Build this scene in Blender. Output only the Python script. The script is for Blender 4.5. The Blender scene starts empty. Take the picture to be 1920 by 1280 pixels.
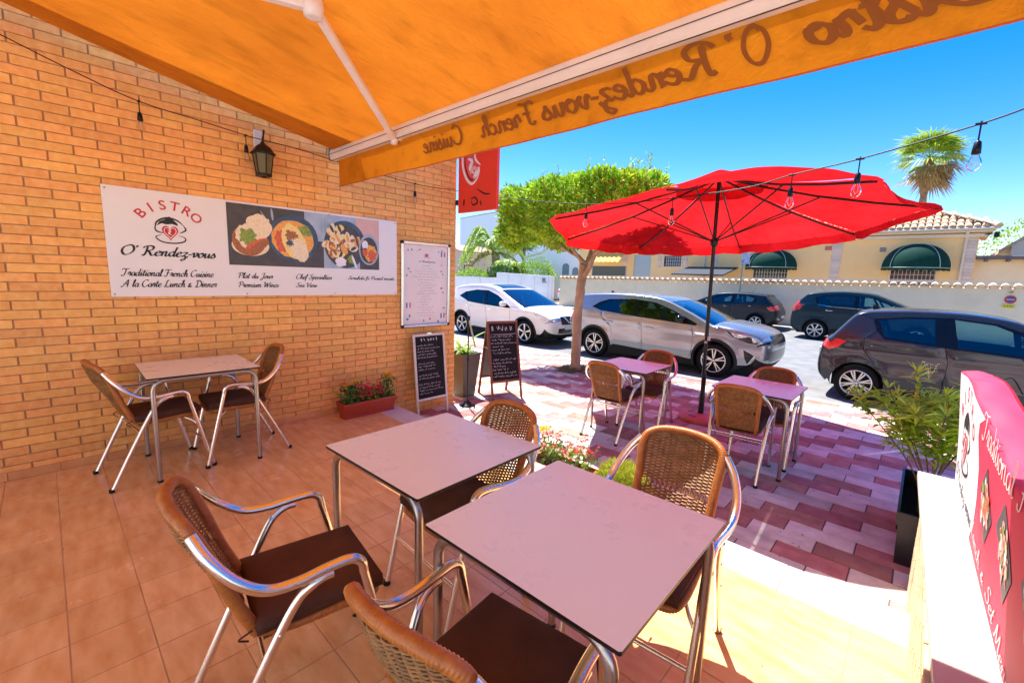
import bpy, bmesh, math, random
from math import sin, cos, pi, radians, sqrt, atan2, hypot
from mathutils import Vector, Matrix
from mathutils.geometry import delaunay_2d_cdt, tessellate_polygon
random.seed(7)
SC = bpy.context.scene
COL = SC.collection
# ------------------------------------------------------------------ camera
F_PX, YAW, PIT, ROL = 822.558, 0.75167, 0.14811, 0.03362
CP = Vector((4.422, 0.018, 1.503))
fw = Vector((-sin(YAW)*cos(PIT), cos(YAW)*cos(PIT), -sin(PIT)))
rt = Vector((cos(YAW), sin(YAW), 0)); up = rt.cross(fw)
r2 = rt*cos(ROL)+up*sin(ROL); u2 = -rt*sin(ROL)+up*cos(ROL)
cam = bpy.data.cameras.new('camera'); co = bpy.data.objects.new('camera', cam); COL.objects.link(co)
M = Matrix.Identity(4)
for i in range(3):
    M[i][0], M[i][1], M[i][2], M[i][3] = r2[i], u2[i], -fw[i], CP[i]
co.matrix_world = M
cam.sensor_width = 36; cam.lens = F_PX/1920*36; cam.clip_start = .02; cam.clip_end = 3000
SC.camera = co
# ------------------------------------------------------------------ world, sun, exposure
SUN_DIR = Vector((-.42, .22, 1)).normalized()
sel = math.asin(SUN_DIR.z); saz = atan2(SUN_DIR.x, SUN_DIR.y)
W = bpy.data.worlds.new('World'); SC.world = W; W.use_nodes = True
nt = W.node_tree; nt.nodes.clear()
sky = nt.nodes.new('ShaderNodeTexSky'); sky.sky_type = 'NISHITA'; sky.sun_disc = False
sky.sun_elevation = sel; sky.sun_rotation = saz; sky.ozone_density = 2.2; sky.air_density = 1.0; sky.dust_density = .3; sky.altitude = 0
hs = nt.nodes.new('ShaderNodeHueSaturation'); hs.inputs['Saturation'].default_value = 1.54; hs.inputs['Hue'].default_value = .513
bg = nt.nodes.new('ShaderNodeBackground'); bg.inputs[1].default_value = .067
ow = nt.nodes.new('ShaderNodeOutputWorld')
nt.links.new(sky.outputs[0], hs.inputs['Color']); nt.links.new(hs.outputs[0], bg.inputs[0]); nt.links.new(bg.outputs[0], ow.inputs[0])
sl = bpy.data.lights.new('sun', 'SUN'); sl.energy = 3.1; sl.angle = radians(.53); sl.color = (1, .96, .88)
so = bpy.data.objects.new('sun', sl); COL.objects.link(so); so.rotation_euler = SUN_DIR.to_track_quat('Z', 'Y').to_euler(); so.location = (0, 0, 20)
vs = SC.view_settings; vs.view_transform = 'Standard'; vs.look = 'None'; vs.exposure = 2.06; vs.gamma = 1
SC.cycles.max_bounces = 10; SC.cycles.transparent_max_bounces = 16; SC.cycles.diffuse_bounces = 6
SC.cycles.caustics_reflective = False; SC.cycles.caustics_refractive = False; SC.cycles.sample_clamp_indirect = 8
SC.cycles.use_denoising = True

# ------------------------------------------------------------------ materials
MATS = {}
def mat(name, col=(.5, .5, .5), rough=.6, metal=0, var=0, vscale=8, bump=0, bscale=60, stretch=None, col2=None, island=0, trans=0, spec=.5, coat=0, alpha=1, hue=0, grime=0, detail=4, emit=0, rvar=0):
    """procedural material: base colour with noise variation, per-island variation, bump"""
    if name in MATS: return MATS[name]
    m = bpy.data.materials.new(name); m.use_nodes = True; nt = m.node_tree; N = nt.nodes; L = nt.links
    b = N['Principled BSDF']; out = N['Material Output']
    b.inputs['Base Color'].default_value = (*col, 1); b.inputs['Roughness'].default_value = rough; b.inputs['Metallic'].default_value = metal
    b.inputs['Specular IOR Level'].default_value = spec; b.inputs['Coat Weight'].default_value = coat; b.inputs['Coat Roughness'].default_value = .06
    tc = N.new('ShaderNodeTexCoord'); mp = N.new('ShaderNodeMapping'); L.new(tc.outputs['Object'], mp.inputs[0])
    if stretch: mp.inputs['Scale'].default_value = stretch
    c = None
    if var or col2:
        n = N.new('ShaderNodeTexNoise'); n.inputs['Scale'].default_value = vscale; n.inputs['Detail'].default_value = detail; L.new(mp.outputs[0], n.inputs['Vector'])
        r = N.new('ShaderNodeValToRGB'); r.color_ramp.elements[0].position = .3; r.color_ramp.elements[1].position = .7
        c2 = col2 or tuple(min(1, x*(1+var)) for x in col); c1 = col if col2 else tuple(x*(1-var) for x in col)
        r.color_ramp.elements[0].color = (*c1, 1); r.color_ramp.elements[1].color = (*c2, 1)
        L.new(n.outputs['Fac'], r.inputs[0]); c = r.outputs[0]
    if island or hue:
        g = N.new('ShaderNodeNewGeometry'); h = N.new('ShaderNodeHueSaturation')
        if c: L.new(c, h.inputs['Color'])
        else: h.inputs['Color'].default_value = (*col, 1)
        mr = N.new('ShaderNodeMapRange'); mr.inputs[3].default_value = 1-island; mr.inputs[4].default_value = 1+island
        L.new(g.outputs['Random Per Island'], mr.inputs[0]); L.new(mr.outputs[0], h.inputs['Value'])
        if hue:
            w = N.new('ShaderNodeTexWhiteNoise'); w.noise_dimensions = '1D'; L.new(g.outputs['Random Per Island'], w.inputs['W'])
            m2 = N.new('ShaderNodeMapRange'); m2.inputs[3].default_value = .5-hue; m2.inputs[4].default_value = .5+hue
            L.new(w.outputs[0], m2.inputs[0]); L.new(m2.outputs[0], h.inputs['Hue'])
        c = h.outputs[0]
    if grime:
        n = N.new('ShaderNodeTexNoise'); n.inputs['Scale'].default_value = 2.3; n.inputs['Detail'].default_value = 8; n.inputs['Roughness'].default_value = .7; L.new(tc.outputs['Object'], n.inputs['Vector'])
        r = N.new('ShaderNodeMapRange'); r.inputs[1].default_value = .42; r.inputs[2].default_value = .72; r.inputs[3].default_value = 1; r.inputs[4].default_value = 1-grime; L.new(n.outputs['Fac'], r.inputs[0])
        mx = N.new('ShaderNodeMix'); mx.data_type = 'RGBA'; mx.blend_type = 'MULTIPLY'; mx.inputs[0].default_value = 1
        if c: L.new(c, mx.inputs[6])
        else: mx.inputs[6].default_value = (*col, 1)
        L.new(r.outputs[0], mx.inputs[7]); c = mx.outputs[2]
    if c: L.new(c, b.inputs['Base Color'])
    if bump:
        n = N.new('ShaderNodeTexNoise'); n.inputs['Scale'].default_value = bscale; n.inputs['Detail'].default_value = 6; L.new(mp.outputs[0], n.inputs['Vector'])
        bp = N.new('ShaderNodeBump'); bp.inputs['Strength'].default_value = bump; bp.inputs['Distance'].default_value = .01
        L.new(n.outputs['Fac'], bp.inputs['Height']); L.new(bp.outputs[0], b.inputs['Normal'])
    if rvar:
        n = N.new('ShaderNodeTexNoise'); n.inputs['Scale'].default_value = 3.1; n.inputs['Detail'].default_value = 9; n.inputs['Roughness'].default_value = .7; L.new(tc.outputs['Object'], n.inputs['Vector'])
        r = N.new('ShaderNodeMapRange'); r.inputs[1].default_value = .3; r.inputs[2].default_value = .7; r.inputs[3].default_value = rough-rvar; r.inputs[4].default_value = rough+rvar; L.new(n.outputs['Fac'], r.inputs[0]); L.new(r.outputs[0], b.inputs['Roughness'])
    if alpha < 1: b.inputs['Alpha'].default_value = alpha
    if emit: b.inputs['Emission Color'].default_value = (*col, 1); b.inputs['Emission Strength'].default_value = emit
    if trans:
        t = N.new('ShaderNodeBsdfTranslucent'); ms = N.new('ShaderNodeMixShader'); ms.inputs[0].default_value = trans
        if c: L.new(c, t.inputs[0])
        else: t.inputs[0].default_value = (*col, 1)
        if bump: L.new(bp.outputs[0], t.inputs['Normal'])
        L.new(b.outputs[0], ms.inputs[1]); L.new(t.outputs[0], ms.inputs[2]); L.new(ms.outputs[0], out.inputs[0])
    MATS[name] = m
    return m

def glass_mat(name, tint, dark=.5, rough=.02):
    """vehicle glass: tinted, partly see-through, reflective"""
    m = bpy.data.materials.new(name); m.use_nodes = True; N = m.node_tree.nodes; L = m.node_tree.links
    N.clear(); out = N.new('ShaderNodeOutputMaterial'); tr = N.new('ShaderNodeBsdfTransparent'); tr.inputs[0].default_value = (*tint, 1)
    gl = N.new('ShaderNodeBsdfGlossy'); gl.inputs['Roughness'].default_value = rough; gl.inputs[0].default_value = (.9, .95, 1, 1)
    fr = N.new('ShaderNodeFresnel'); fr.inputs[0].default_value = 1.5
    mr = N.new('ShaderNodeMapRange'); mr.inputs[3].default_value = dark*.10; mr.inputs[4].default_value = 1; L.new(fr.outputs[0], mr.inputs[0])
    ms = N.new('ShaderNodeMixShader'); L.new(mr.outputs[0], ms.inputs[0]); L.new(tr.outputs[0], ms.inputs[1]); L.new(gl.outputs[0], ms.inputs[2]); L.new(ms.outputs[0], out.inputs[0])
    return m

# ------------------------------------------------------------------ mesh building
class MB:
    def __init__(s): s.v = []; s.f = []; s.m = []; s.sm = []
    def add(s, vs, fs, m=0, smooth=False):
        o = len(s.v); s.v += [tuple(v) for v in vs]
        for f in fs: s.f.append(tuple(i+o for i in f)); s.m.append(m); s.sm.append(smooth)
        return s
    def box(s, x0, x1, y0, y1, z0, z1, m=0, T=None):
        vs = [(x, y, z) for z in (z0, z1) for y in (y0, y1) for x in (x0, x1)]
        if T: vs = [T @ Vector(v) for v in vs]
        return s.add(vs, [(0, 2, 3, 1), (4, 5, 7, 6), (0, 1, 5, 4), (2, 6, 7, 3), (0, 4, 6, 2), (1, 3, 7, 5)], m)
    def bbox(s, x0, x1, y0, y1, z0, z1, b=.004, m=0, T=None):
        """box with chamfered edges"""
        vs = []; fs = []
        def P(x, y, z): vs.append((x, y, z)); return len(vs)-1
        X = (x0, x1); Y = (y0, y1); Z = (z0, z1); s2 = (1, -1)
        idx = {}
        for i in (0, 1):
            for j in (0, 1):
                for k in (0, 1):
                    x, y, z = X[i], Y[j], Z[k]; dx, dy, dz = s2[i]*b, s2[j]*b, s2[k]*b
                    idx[i, j, k, 0] = P(x, y+dy, z+dz); idx[i, j, k, 1] = P(x+dx, y, z+dz); idx[i, j, k, 2] = P(x+dx, y+dy, z)
        def q(*a): fs.append(tuple(a))
        for i in (0, 1): a = [idx[i, 0, 0, 0], idx[i, 1, 0, 0], idx[i, 1, 1, 0], idx[i, 0, 1, 0]]; q(*(a if i else a[::-1]))
        for j in (0, 1): a = [idx[0, j, 0, 1], idx[0, j, 1, 1], idx[1, j, 1, 1], idx[1, j, 0, 1]]; q(*(a if j else a[::-1]))
        for k in (0, 1): a = [idx[0, 0, k, 2], idx[1, 0, k, 2], idx[1, 1, k, 2], idx[0, 1, k, 2]]; q(*(a if k else a[::-1]))
        for i in (0, 1):
            for j in (0, 1): a = [idx[i, j, 0, 0], idx[i, j, 1, 0], idx[i, j, 1, 1], idx[i, j, 0, 1]]; q(*(a if i == j else a[::-1]))
            for k in (0, 1): a = [idx[i, 0, k, 2], idx[i, 0, k, 0], idx[i, 1, k, 0], idx[i, 1, k, 2]]; q(*(a if i != k else a[::-1]))
        for j in (0, 1):
            for k in (0, 1): a = [idx[0, j, k, 1], idx[0, j, k, 2], idx[1, j, k, 2], idx[1, j, k, 1]]; q(*(a if j == k else a[::-1]))
        for i in (0, 1):
            for j in (0, 1):
                for k in (0, 1): a = [idx[i, j, k, 0], idx[i, j, k, 1], idx[i, j, k, 2]]; q(*(a if (i+j+k) % 2 else a[::-1]))
        if T: vs = [T @ Vector(v) for v in vs]
        return s.add(vs, fs, m)
    def tube(s, pts, r, n=8, m=0, cap=True, closed=False, flat=1):
        """swept tube along points; r number or list; flat squashes the section"""
        pts = [Vector(p) for p in pts]; k = len(pts)
        rr = r if hasattr(r, '__len__') else [r]*k
        vs = []; fs = []
        t0 = (pts[1]-pts[0]).normalized()
        u = t0.orthogonal().normalized() if abs(t0.z) > .9 else t0.cross(Vector((0, 0, 1))).normalized()
        for i, p in enumerate(pts):
            a = pts[i-1] if (i or closed) else pts[i]; b = pts[(i+1) % k] if (i < k-1 or closed) else pts[i]
            t = (b-a).normalized()
            u = (u-t*u.dot(t))
            u = u.normalized() if u.length > 1e-6 else t.orthogonal().normalized()
            w = t.cross(u)
            for j in range(n):
                g = 2*pi*j/n; vs.append(p+(u*cos(g)+w*sin(g)*flat)*rr[i])
        for i in range(k if closed else k-1):
            for j in range(n):
                a = i*n+j; b = i*n+(j+1) % n; c = ((i+1) % k)*n+(j+1) % n; d = ((i+1) % k)*n+j
                fs.append((a, b, c, d))
        s.add(vs, fs, m, True)
        if cap and not closed: s.add(vs[:n], [tuple(range(n))[::-1]], m); s.add(vs[-n:], [tuple(range(n))], m)
        return s
    def lathe(s, prof, n=16, m=0, c=(0, 0, 0), T=None, smooth=True, cap=True):
        vs = []; fs = []
        for r, z in prof:
            for j in range(n): g = 2*pi*j/n; vs.append(Vector((c[0]+r*cos(g), c[1]+r*sin(g), c[2]+z)))
        for i in range(len(prof)-1):
            for j in range(n): fs.append((i*n+j, i*n+(j+1) % n, (i+1)*n+(j+1) % n, (i+1)*n+j))
        if T: vs = [T @ v for v in vs]
        s.add(vs, fs, m, smooth)
        if cap:
            if prof[0][0] > 1e-5: s.add(vs[:n], [tuple(range(n))[::-1]], m)
            if prof[-1][0] > 1e-5: s.add(vs[-n:], [tuple(range(n))], m)
        return s
    def prism(s, poly, d0, d1, ax='y', m=0, T=None, side=None):
        """2D polygon extruded between d0..d1 along ax; poly in the remaining two axes"""
        def mk(p, d): return {'x': (d, p[0], p[1]), 'y': (p[0], d, p[1]), 'z': (p[0], p[1], d)}[ax]
        n = len(poly); vs = [mk(p, d0) for p in poly]+[mk(p, d1) for p in poly]
        if T: vs = [T @ Vector(v) for v in vs]
        tri = tessellate_polygon([[Vector((p[0], p[1], 0)) for p in poly]])
        s.add(vs, [tuple(t) for t in tri]+[tuple(i+n for i in t) for t in tri], m)
        return s.add(vs, [(i, (i+1) % n, n+(i+1) % n, n+i) for i in range(n)], m if side is None else side)
    def grid(s, fn, nu, nv, m=0, smooth=True):
        vs = [fn(i/nu, j/nv) for i in range(nu+1) for j in range(nv+1)]
        return s.add(vs, [(i*(nv+1)+j, (i+1)*(nv+1)+j, (i+1)*(nv+1)+j+1, i*(nv+1)+j+1) for i in range(nu) for j in range(nv)], m, smooth)
    def build(s, name, mats, parent=None, loc=None, norm=False):
        me = bpy.data.meshes.new(name); me.from_pydata(s.v, [], s.f)
        if not isinstance(mats, (list, tuple)): mats = [mats]
        for x in mats: me.materials.append(x)
        me.polygons.foreach_set('material_index', s.m); me.polygons.foreach_set('use_smooth', s.sm)
        if norm:
            b = bmesh.new(); b.from_mesh(me); bmesh.ops.remove_doubles(b, verts=b.verts, dist=1e-5); bmesh.ops.recalc_face_normals(b, faces=b.faces); b.to_mesh(me); b.free()
        me.update(); o = bpy.data.objects.new(name, me); COL.objects.link(o)
        if parent: o.parent = parent
        if loc: o.location = loc
        return o

def crv(pts, n=6, closed=False):
    """Catmull-Rom through points"""
    P = [Vector(p) for p in pts]; k = len(P); out = []
    for i in range(k if closed else k-1):
        a = P[(i-1) % k] if (closed or i > 0) else P[0]*2-P[1]; b = P[i]; c = P[(i+1) % k]; d = P[(i+2) % k] if (closed or i < k-2) else P[-1]*2-P[-2]
        for j in range(n):
            t = j/n; out.append(.5*((2*b)+(c-a)*t+(2*a-5*b+4*c-d)*t*t+(3*b-a-3*c+d)*t**3))
    if not closed: out.append(P[-1])
    return out
def tag(o, label=None, cat=None, group=None, kind=None):
    if label: o['label'] = label
    if cat: o['category'] = cat
    if group: o['group'] = group
    if kind: o['kind'] = kind
    return o
def thing(name, label, cat, loc=(0, 0, 0), rz=0, group=None):
    o = bpy.data.objects.new(name, None); COL.objects.link(o); o.location = loc; o.rotation_euler = (0, 0, rz); o.empty_display_size = .1
    return tag(o, label, cat, group)
def struct(name, mb, m): return tag(mb.build(name, m), kind='structure')
def dup(root, loc, rz=0, label=None):
    r = root.copy(); COL.objects.link(r); r.location = loc; r.rotation_euler = (0, 0, rz)
    if label: r['label'] = label
    for ch in list(root.children):
        c = ch.copy(); COL.objects.link(c); c.parent = r
        for g in list(ch.children):
            d = g.copy(); COL.objects.link(d); d.parent = c
    return r
R = random.random
def U(a, b): return random.uniform(a, b)
def TR(x, y, z): return Matrix.Translation((x, y, z))
def RZ(a): return Matrix.Rotation(a, 4, 'Z')
def RX(a): return Matrix.Rotation(a, 4, 'X')
def RY(a): return Matrix.Rotation(a, 4, 'Y')

GZ = -.2      # paving level
RDZ = -.35    # road level
# ------------------------------------------------------------------ setting
M_base = mat('dark_earth', (.16, .13, .10), .9, var=.3)
mb = MB(); mb.box(-400, 400, -300, 900, RDZ-.6, RDZ-.06); struct('ground', mb, mat('dry_ground', (.30, .26, .20), .95, var=.25, vscale=.3))
# road
M_asph = mat('asphalt', (.20, .20, .205), .9, var=.18, vscale=3, bump=.35, bscale=140, grime=.25)
mb = MB(); mb.box(-60, 60, 8.02, 21.3, RDZ-.05, RDZ); mb.box(-14.2, -12.7, 21.3, 60, RDZ-.05, RDZ-.004); struct('road', mb, M_asph)
M_kerb = mat('kerb_stone', (.36, .34, .31), .8, var=.15, bump=.2, grime=.2)
mb = MB()
x = -30
while x < 30: mb.bbox(x, x+.99, 7.86, 8.02, RDZ-.04, GZ-.002, .008); x += 1
struct('kerb', mb, M_kerb)
mb = MB(); mb.box(-12.6, 40, 21.32, 22.5, RDZ-.04, RDZ+.1); mb.box(-60, -14.3, 21.32, 24, RDZ-.04, RDZ+.1)
struct('far_pavement', mb, mat('far_paving', (.50, .46, .40), .85, var=.12, grime=.2))
mb = MB(); mb.box(-8, 14, -12, -1.0, -.3, -.008); struct('bounce_floor', mb, mat('pale_floor', (.80, .78, .74), .6, var=.03))  # unseen pale slab added behind the terrace to bounce sunlight in
# terrace floor: individual tiles on a grout bed
M_grout = mat('tile_grout', (.52, .31, .16), .9, var=.2)
M_tile = mat('terracotta_tile', (.74, .37, .13), .22, col2=(.90, .57, .26), vscale=5, stretch=(1.0, 3.2, 1), bump=.05, bscale=18, island=.05, detail=7, grime=.12, rvar=.1)
mb = MB(); mb.box(-.05, 4.56, -1.0, 2.4, -.28, -.0015); struct('terrace_base', mb, M_grout)
mb = MB(); tx = [4.366-.2492*k for k in range(-1, 19)]; ty = [2.395-.2425*k for k in range(0, 15)]
for xa in tx:
    for ya in ty:
        x0 = max(xa-.2492, 0); x1 = min(xa, 4.555)
        if x1-x0 < .01: continue
        mb.bbox(x0+.0022, x1-.0022, max(ya-.2425, -.98)+.0022, ya-.0022, -.02, 0, .0012)
struct('terrace_floor', mb, M_tile)
# white stone edging and riser
M_stone = mat('white_marble', (.68, .64, .58), .5, var=.06, vscale=14, bump=.06, bscale=200, grime=.12)
mb = MB(); xs = [0, .52, 1.22, 1.93, 2.64, 3.35, 4.057, 4.555]
for a, b in zip(xs, xs[1:]): mb.bbox(a+.0015, b-.0015, 2.398, 2.665, -.028, .003, .003)
struct('terrace_edge', mb, M_stone)
mb = MB(); mb.box(0, 4.555, 2.41, 2.64, -.3, -.028); struct('terrace_riser', mb, M_stone)
# paving of red and cream blocks
def paver_mat(name, c, c2):
    return mat(name, c, .85, col2=c2, vscale=9, bump=.45, bscale=70, island=.22, hue=.02, grime=.32)
M_pr = paver_mat('paver_red', (.42, .165, .145), (.56, .28, .24)); M_pw = paver_mat('paver_cream', (.60, .54, .48), (.76, .70, .64))
mb = MB(); r = 0; RH = .183; BL = .395; y = 3.10-3*RH
rowi = -3
while y < 7.86:
    off = 3.69+(rowi-3)*BL/2
    i0 = int((-26-off)/BL)-1; i1 = int((16-off)/BL)+1
    for i in range(i0, i1):
        xa = off+i*BL; y1 = min(y+RH, 7.855); y0 = max(y, 2.645)
        if xa > 6.5 and y < 5.2 and xa > 9: continue
        if xa < -9 or xa > 11: continue
        if -.5 < xa+BL/2 < -.02 and 6.33 < y+.09 < 7.25: continue      # tree pit
        if xa+BL < 0 and y1 < 3.6: continue
        if y1-y0 < .02: continue
        dz = U(-.0015, .0015)
        mb.bbox(xa+.0035, xa+BL-.0035, y0+.0035, y1-.0035, GZ-.03, GZ+dz, .004, m=(i % 2) if R() > .06 else 1-i % 2)
    y += RH; rowi += 1
struct('paving', mb, [M_pr, M_pw])
mb = MB(); mb.box(-40, 40, 2.6, 7.86, GZ-.14, GZ-.006); struct('paving_bed', mb, mat('paving_joint', (.13, .09, .075), .95, var=.3))
# ------------------------------------------------------------------ brick building
CO = .0626; BR = .254
M_brick = mat('buff_brick', (.84, .375, .09), .75, col2=(.94, .51, .165), vscale=22, bump=.3, bscale=90, island=.09, hue=.007, detail=6, grime=.12)
M_mort = mat('mortar', (.48, .30, .16), .95, var=.12, bump=.3, bscale=200)
bld = thing('brick_building', 'restaurant wall of long buff orange bricks with recessed joints on the left', 'building', (0, 0, 0))
mb = MB(); mb.box(-6, -.010, -3, 3.64, -.3, 3.86); mb.build('wall_core', M_mort, bld)
mb = MB(); n = -3; z = 1.228-CO*23
while z < 3.8:
    k = round((1.228-z)/CO); z0 = z; ph = -.140 if k % 2 == 1 else -.011
    y = ph-BR*5
    while y < 3.65:
        a, b = max(y, -1.0), min(y+BR, 3.652)
        if b-a > .03: mb.bbox(-.09, U(-.0015, .001), a+.005, b-.005, z0+.0028, z0+CO-.0028, .0025)
        y += BR
    # return end of the wall towards the street
    xx = -.09-.127*(k % 2)
    while xx > -3: mb.bbox(xx-BR+.01, xx, 3.56, 3.65+U(-.001, .001), z0+.0028, z0+CO-.0028, .0025); xx -= BR
    z += CO
mb.build('brick_courses', M_brick, bld)
mb = MB(); y = -1.02
M_skirt = mat('skirting_tile', (.60, .26, .10), .35, col2=(.72, .36, .15), vscale=7, bump=.05, island=.08)
while y < 2.4: mb.bbox(.0015, .0135, y+.001, min(y+.254, 2.42)-.001, 0.001, .062, .002); y += .254
mb.build('skirting', M_skirt, bld)
mb = MB(); mb.box(0, 7, -1.25, -1.0, 2.95, 3.6); mb.build('facade_lintel', mat('facade_plaster', (.85, .80, .72), .8, var=.05), bld)
# small screws and plugs on the wall
mb = MB()
for (yy, zz) in [(1.98, 2.23), (2.05, 2.16), (1.95, 2.05), (2.6, 2.62), (-.25, 2.2)]:
    mb.lathe([(.012, 0), (.012, .004), (.004, .006)], 10, T=TR(.001, yy, zz) @ RY(pi/2))
mb.build('wall_plug', mat('plug_filler', (.8, .66, .48), .8), bld)

# ------------------------------------------------------------------ lettering
GL = {  # cursive glyphs: advance; strokes in x-height 5, cap height 10
 'a': '4.6;3.7,4.3 2.2,4.9 .6,3.4 .4,1.4 1.5,.2 2.9,1.2 3.8,4.5;3.8,4.6 3.4,1.3 3.9,.2 5,1.1',
 'b': '4.3;0,1.2 1.4,5 2.2,9 1.4,9.8 .9,7 .6,2 1.3,.2 2.9,.8 3.6,3 2.8,4.6 1.6,4',
 'c': '3.8;3.3,3.9 2.4,4.9 .9,3.8 .4,1.8 1.3,.2 2.8,.5 4,1.6',
 'd': '4.9;3.6,4.2 2.2,4.9 .6,3.4 .4,1.4 1.5,.2 2.9,1.2 4,5;4.6,10 3.8,5 3.5,1.3 4.1,.2 5.2,1.1',
 'e': '3.9;.5,2.4 2.3,2.9 3.2,4 2.4,4.9 1,3.9 .4,1.9 1.3,.2 2.8,.5 4.1,1.6',
 'f': '3.2;0,1.5 1.8,5 2.9,9 2.2,9.9 1.5,8 1,0 .4,-3.6 -.2,-2.6;.2,4.9 3,5.1',
 'g': '4.6;3.7,4.3 2.2,4.9 .6,3.4 .4,1.4 1.5,.2 2.9,1.2 3.8,4.5;3.8,4.6 3.2,-1 1.9,-3.8 .6,-3 2.2,-1 5,1.2',
 'h': '4.8;0,1.2 1.5,5.2 2.4,9 1.6,9.9 1,7 .5,0;.7,2.4 2.1,4.7 3.2,4.6 3.2,2.8 3.1,.9 3.9,.2 5,1.2',
 'i': '2.4;.2,1.2 1.2,4.8 .9,1.3 1.4,.2 2.6,1.2;1.5,7 1.75,7.3 1.5,7.5',
 'l': '2.5;.1,1.2 1.7,5.5 2.4,9 1.7,9.9 1.1,7 .8,1.4 1.4,.2 2.6,1.1',
 'm': '7.2;0,2.6 .9,4.8 1,3 .6,0;.8,2.4 2,4.7 3,4.6 2.9,2.5 2.6,0;2.8,2.4 4.1,4.7 5.2,4.6 5.2,2.8 5.1,.9 6,.2 7.3,1.2',
 'n': '5;0,2.6 .9,4.8 1,3 .6,0;.8,2.4 2.1,4.7 3.2,4.6 3.2,2.8 3.1,.9 4,.2 5.2,1.2',
 'o': '4.2;2.2,4.9 .7,3.6 .4,1.6 1.4,.1 3,.9 3.7,3 2.9,4.7 2,4.7 2.8,3.9 4.4,4.2',
 'p': '4.6;0,2.6 1,4.8 1,2 .4,-3.8;.9,3 2.2,4.8 3.5,4.2 3.7,2 2.6,.2 1,.9',
 'r': '3.5;0,2 1,4.6 1.3,5.4 2.5,4.5 3,4.3 2.3,2.2 2.4,.5 3.6,1.1',
 's': '3.3;0,1.3 1.7,4.4 2.1,5.4 2,4.2 3,2.2 2.6,.4 1,.1 .4,.9;2.6,.4 3.5,1.2',
 't': '2.9;.2,1.4 1.6,5.5 2,8.4;1.9,8 1.2,3 1.1,1 1.8,.2 3,1.2;.3,5.5 3,5.8',
 'u': '4.9;.2,3 1,4.8 .8,2 1.2,.2 2.6,.8 3.7,4.7;3.7,4.7 3.5,1.4 4,.2 5.1,1.2',
 'v': '4.2;.1,3.4 .9,4.8 1.3,2.6 1.5,.2 3,1.6 3.7,4 3.1,4.9 3.5,4 4.4,4.2',
 'w': '5.8;.1,3.4 .9,4.8 1,1.8 1.6,.2 2.9,1.6 3.3,4.4 3.2,1.6 3.8,.2 5,1.8 5.4,4.2 5,4.9 6,4.4',
 'z': '4;.3,4.2 1.6,4.9 3.3,4.4 1.6,1.8 .4,.2 1.6,.9 2.8,0 2.6,-2.4 1.2,-3.8 .4,-2.8 3,-1 4.4,1',
 '-': '3;.3,2.7 2.8,3.1', "'": '1.6;.8,9.6 .9,8.6 .4,7.6', '&': '6;5.4,1 3.6,.1 2,2.2 1.6,4.6 2.4,5.6 3,4.5 1,2.8 .8,.8 2.6,.2 4.4,2.6', ' ': '3;',
 'A': '8.2;-.4,1 .8,0 3.4,4.6 6,9.6 6.2,6 6,0;1.6,3.4 4,4.2 7.4,3.8',
 'B': '7.4;2.6,9.2 2.4,4 1.6,.2 .4,.8;0,7.4 1.4,9.4 4.4,10 6.2,8.6 5.4,6.2 3.2,5.3 6,4.8 6.8,2.4 5,.2 2.6,.1 1.2,1.4',
 'C': '7;6,8.4 5.2,9.8 3,9.3 1,6.6 .6,3 2.2,.3 4.8,.6 6.6,2.8',
 'D': '8;2.6,9.4 2.4,4 1.6,.4 .4,1 1.6,.2 4.6,.1 7,2.4 7.3,6.4 5,9.4 2,9.9 .2,8.2',
 'F': '6.4;3.4,9.2 3,4 2.2,.4 .6,0 .2,1.2;0,8 1.4,9.7 4,9.2 7,9.9;1.8,4.9 5.2,5.2',
 'J': '5.6;1,8.4 3,9.8 5.6,9.6;4.4,9.6 3.8,3 2.6,-2.4 .6,-2.8 1,-1 5,1.6',
 'L': '6.6;4.0,8.6 3.9,9.8 2.9,8.6 2.2,4.5 1.2,.7 .2,.5 1.2,1.1 3.4,.1 5.4,.2 6.4,1.6',
 'O': '8;4.6,9.9 1.6,8 .5,4 2.2,.3 5.2,.8 7.3,4.6 6.4,8.8 4,9.8 2.6,8.4',
 'P': '6.8;2.6,9.2 2.4,4 1.8,0;0,7.4 1.6,9.5 4.6,10 6.5,8.4 5.8,5.6 3.6,4.6 2.2,5',
 'R': '8;2.6,9.2 2.4,4 1.6,.1 .4,.6;0,7.4 1.6,9.5 4.6,10 6.4,8.6 5.6,5.8 3,5;3,5 4.6,3.4 6,.4 8,.8',
 'S': '6;5.6,8.4 4.8,9.9 2.8,9.3 2.2,7.2 4.4,4.6 4.8,1.8 3,.1 .8,.6 .3,2.2',
 'T': '6.6;0,7.8 1.2,9.6 4,9.1 7.4,9.8;4.2,9.2 3.6,4 2.4,.3 .6,.2 .2,1.2',
 'V': '7;.2,8 1.4,9.8 2.2,6 2.8,.2 5.4,5 7.4,9.6',
 'W': '10;.2,8 1.4,9.8 2,5 2.6,.2 5.6,8 6,.2 8.6,5 10.4,9.6',
 'M': '9;0,.6 1.2,1 2.4,9.6 4,1 7,9.6 7.2,.4 8.8,1'}
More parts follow.
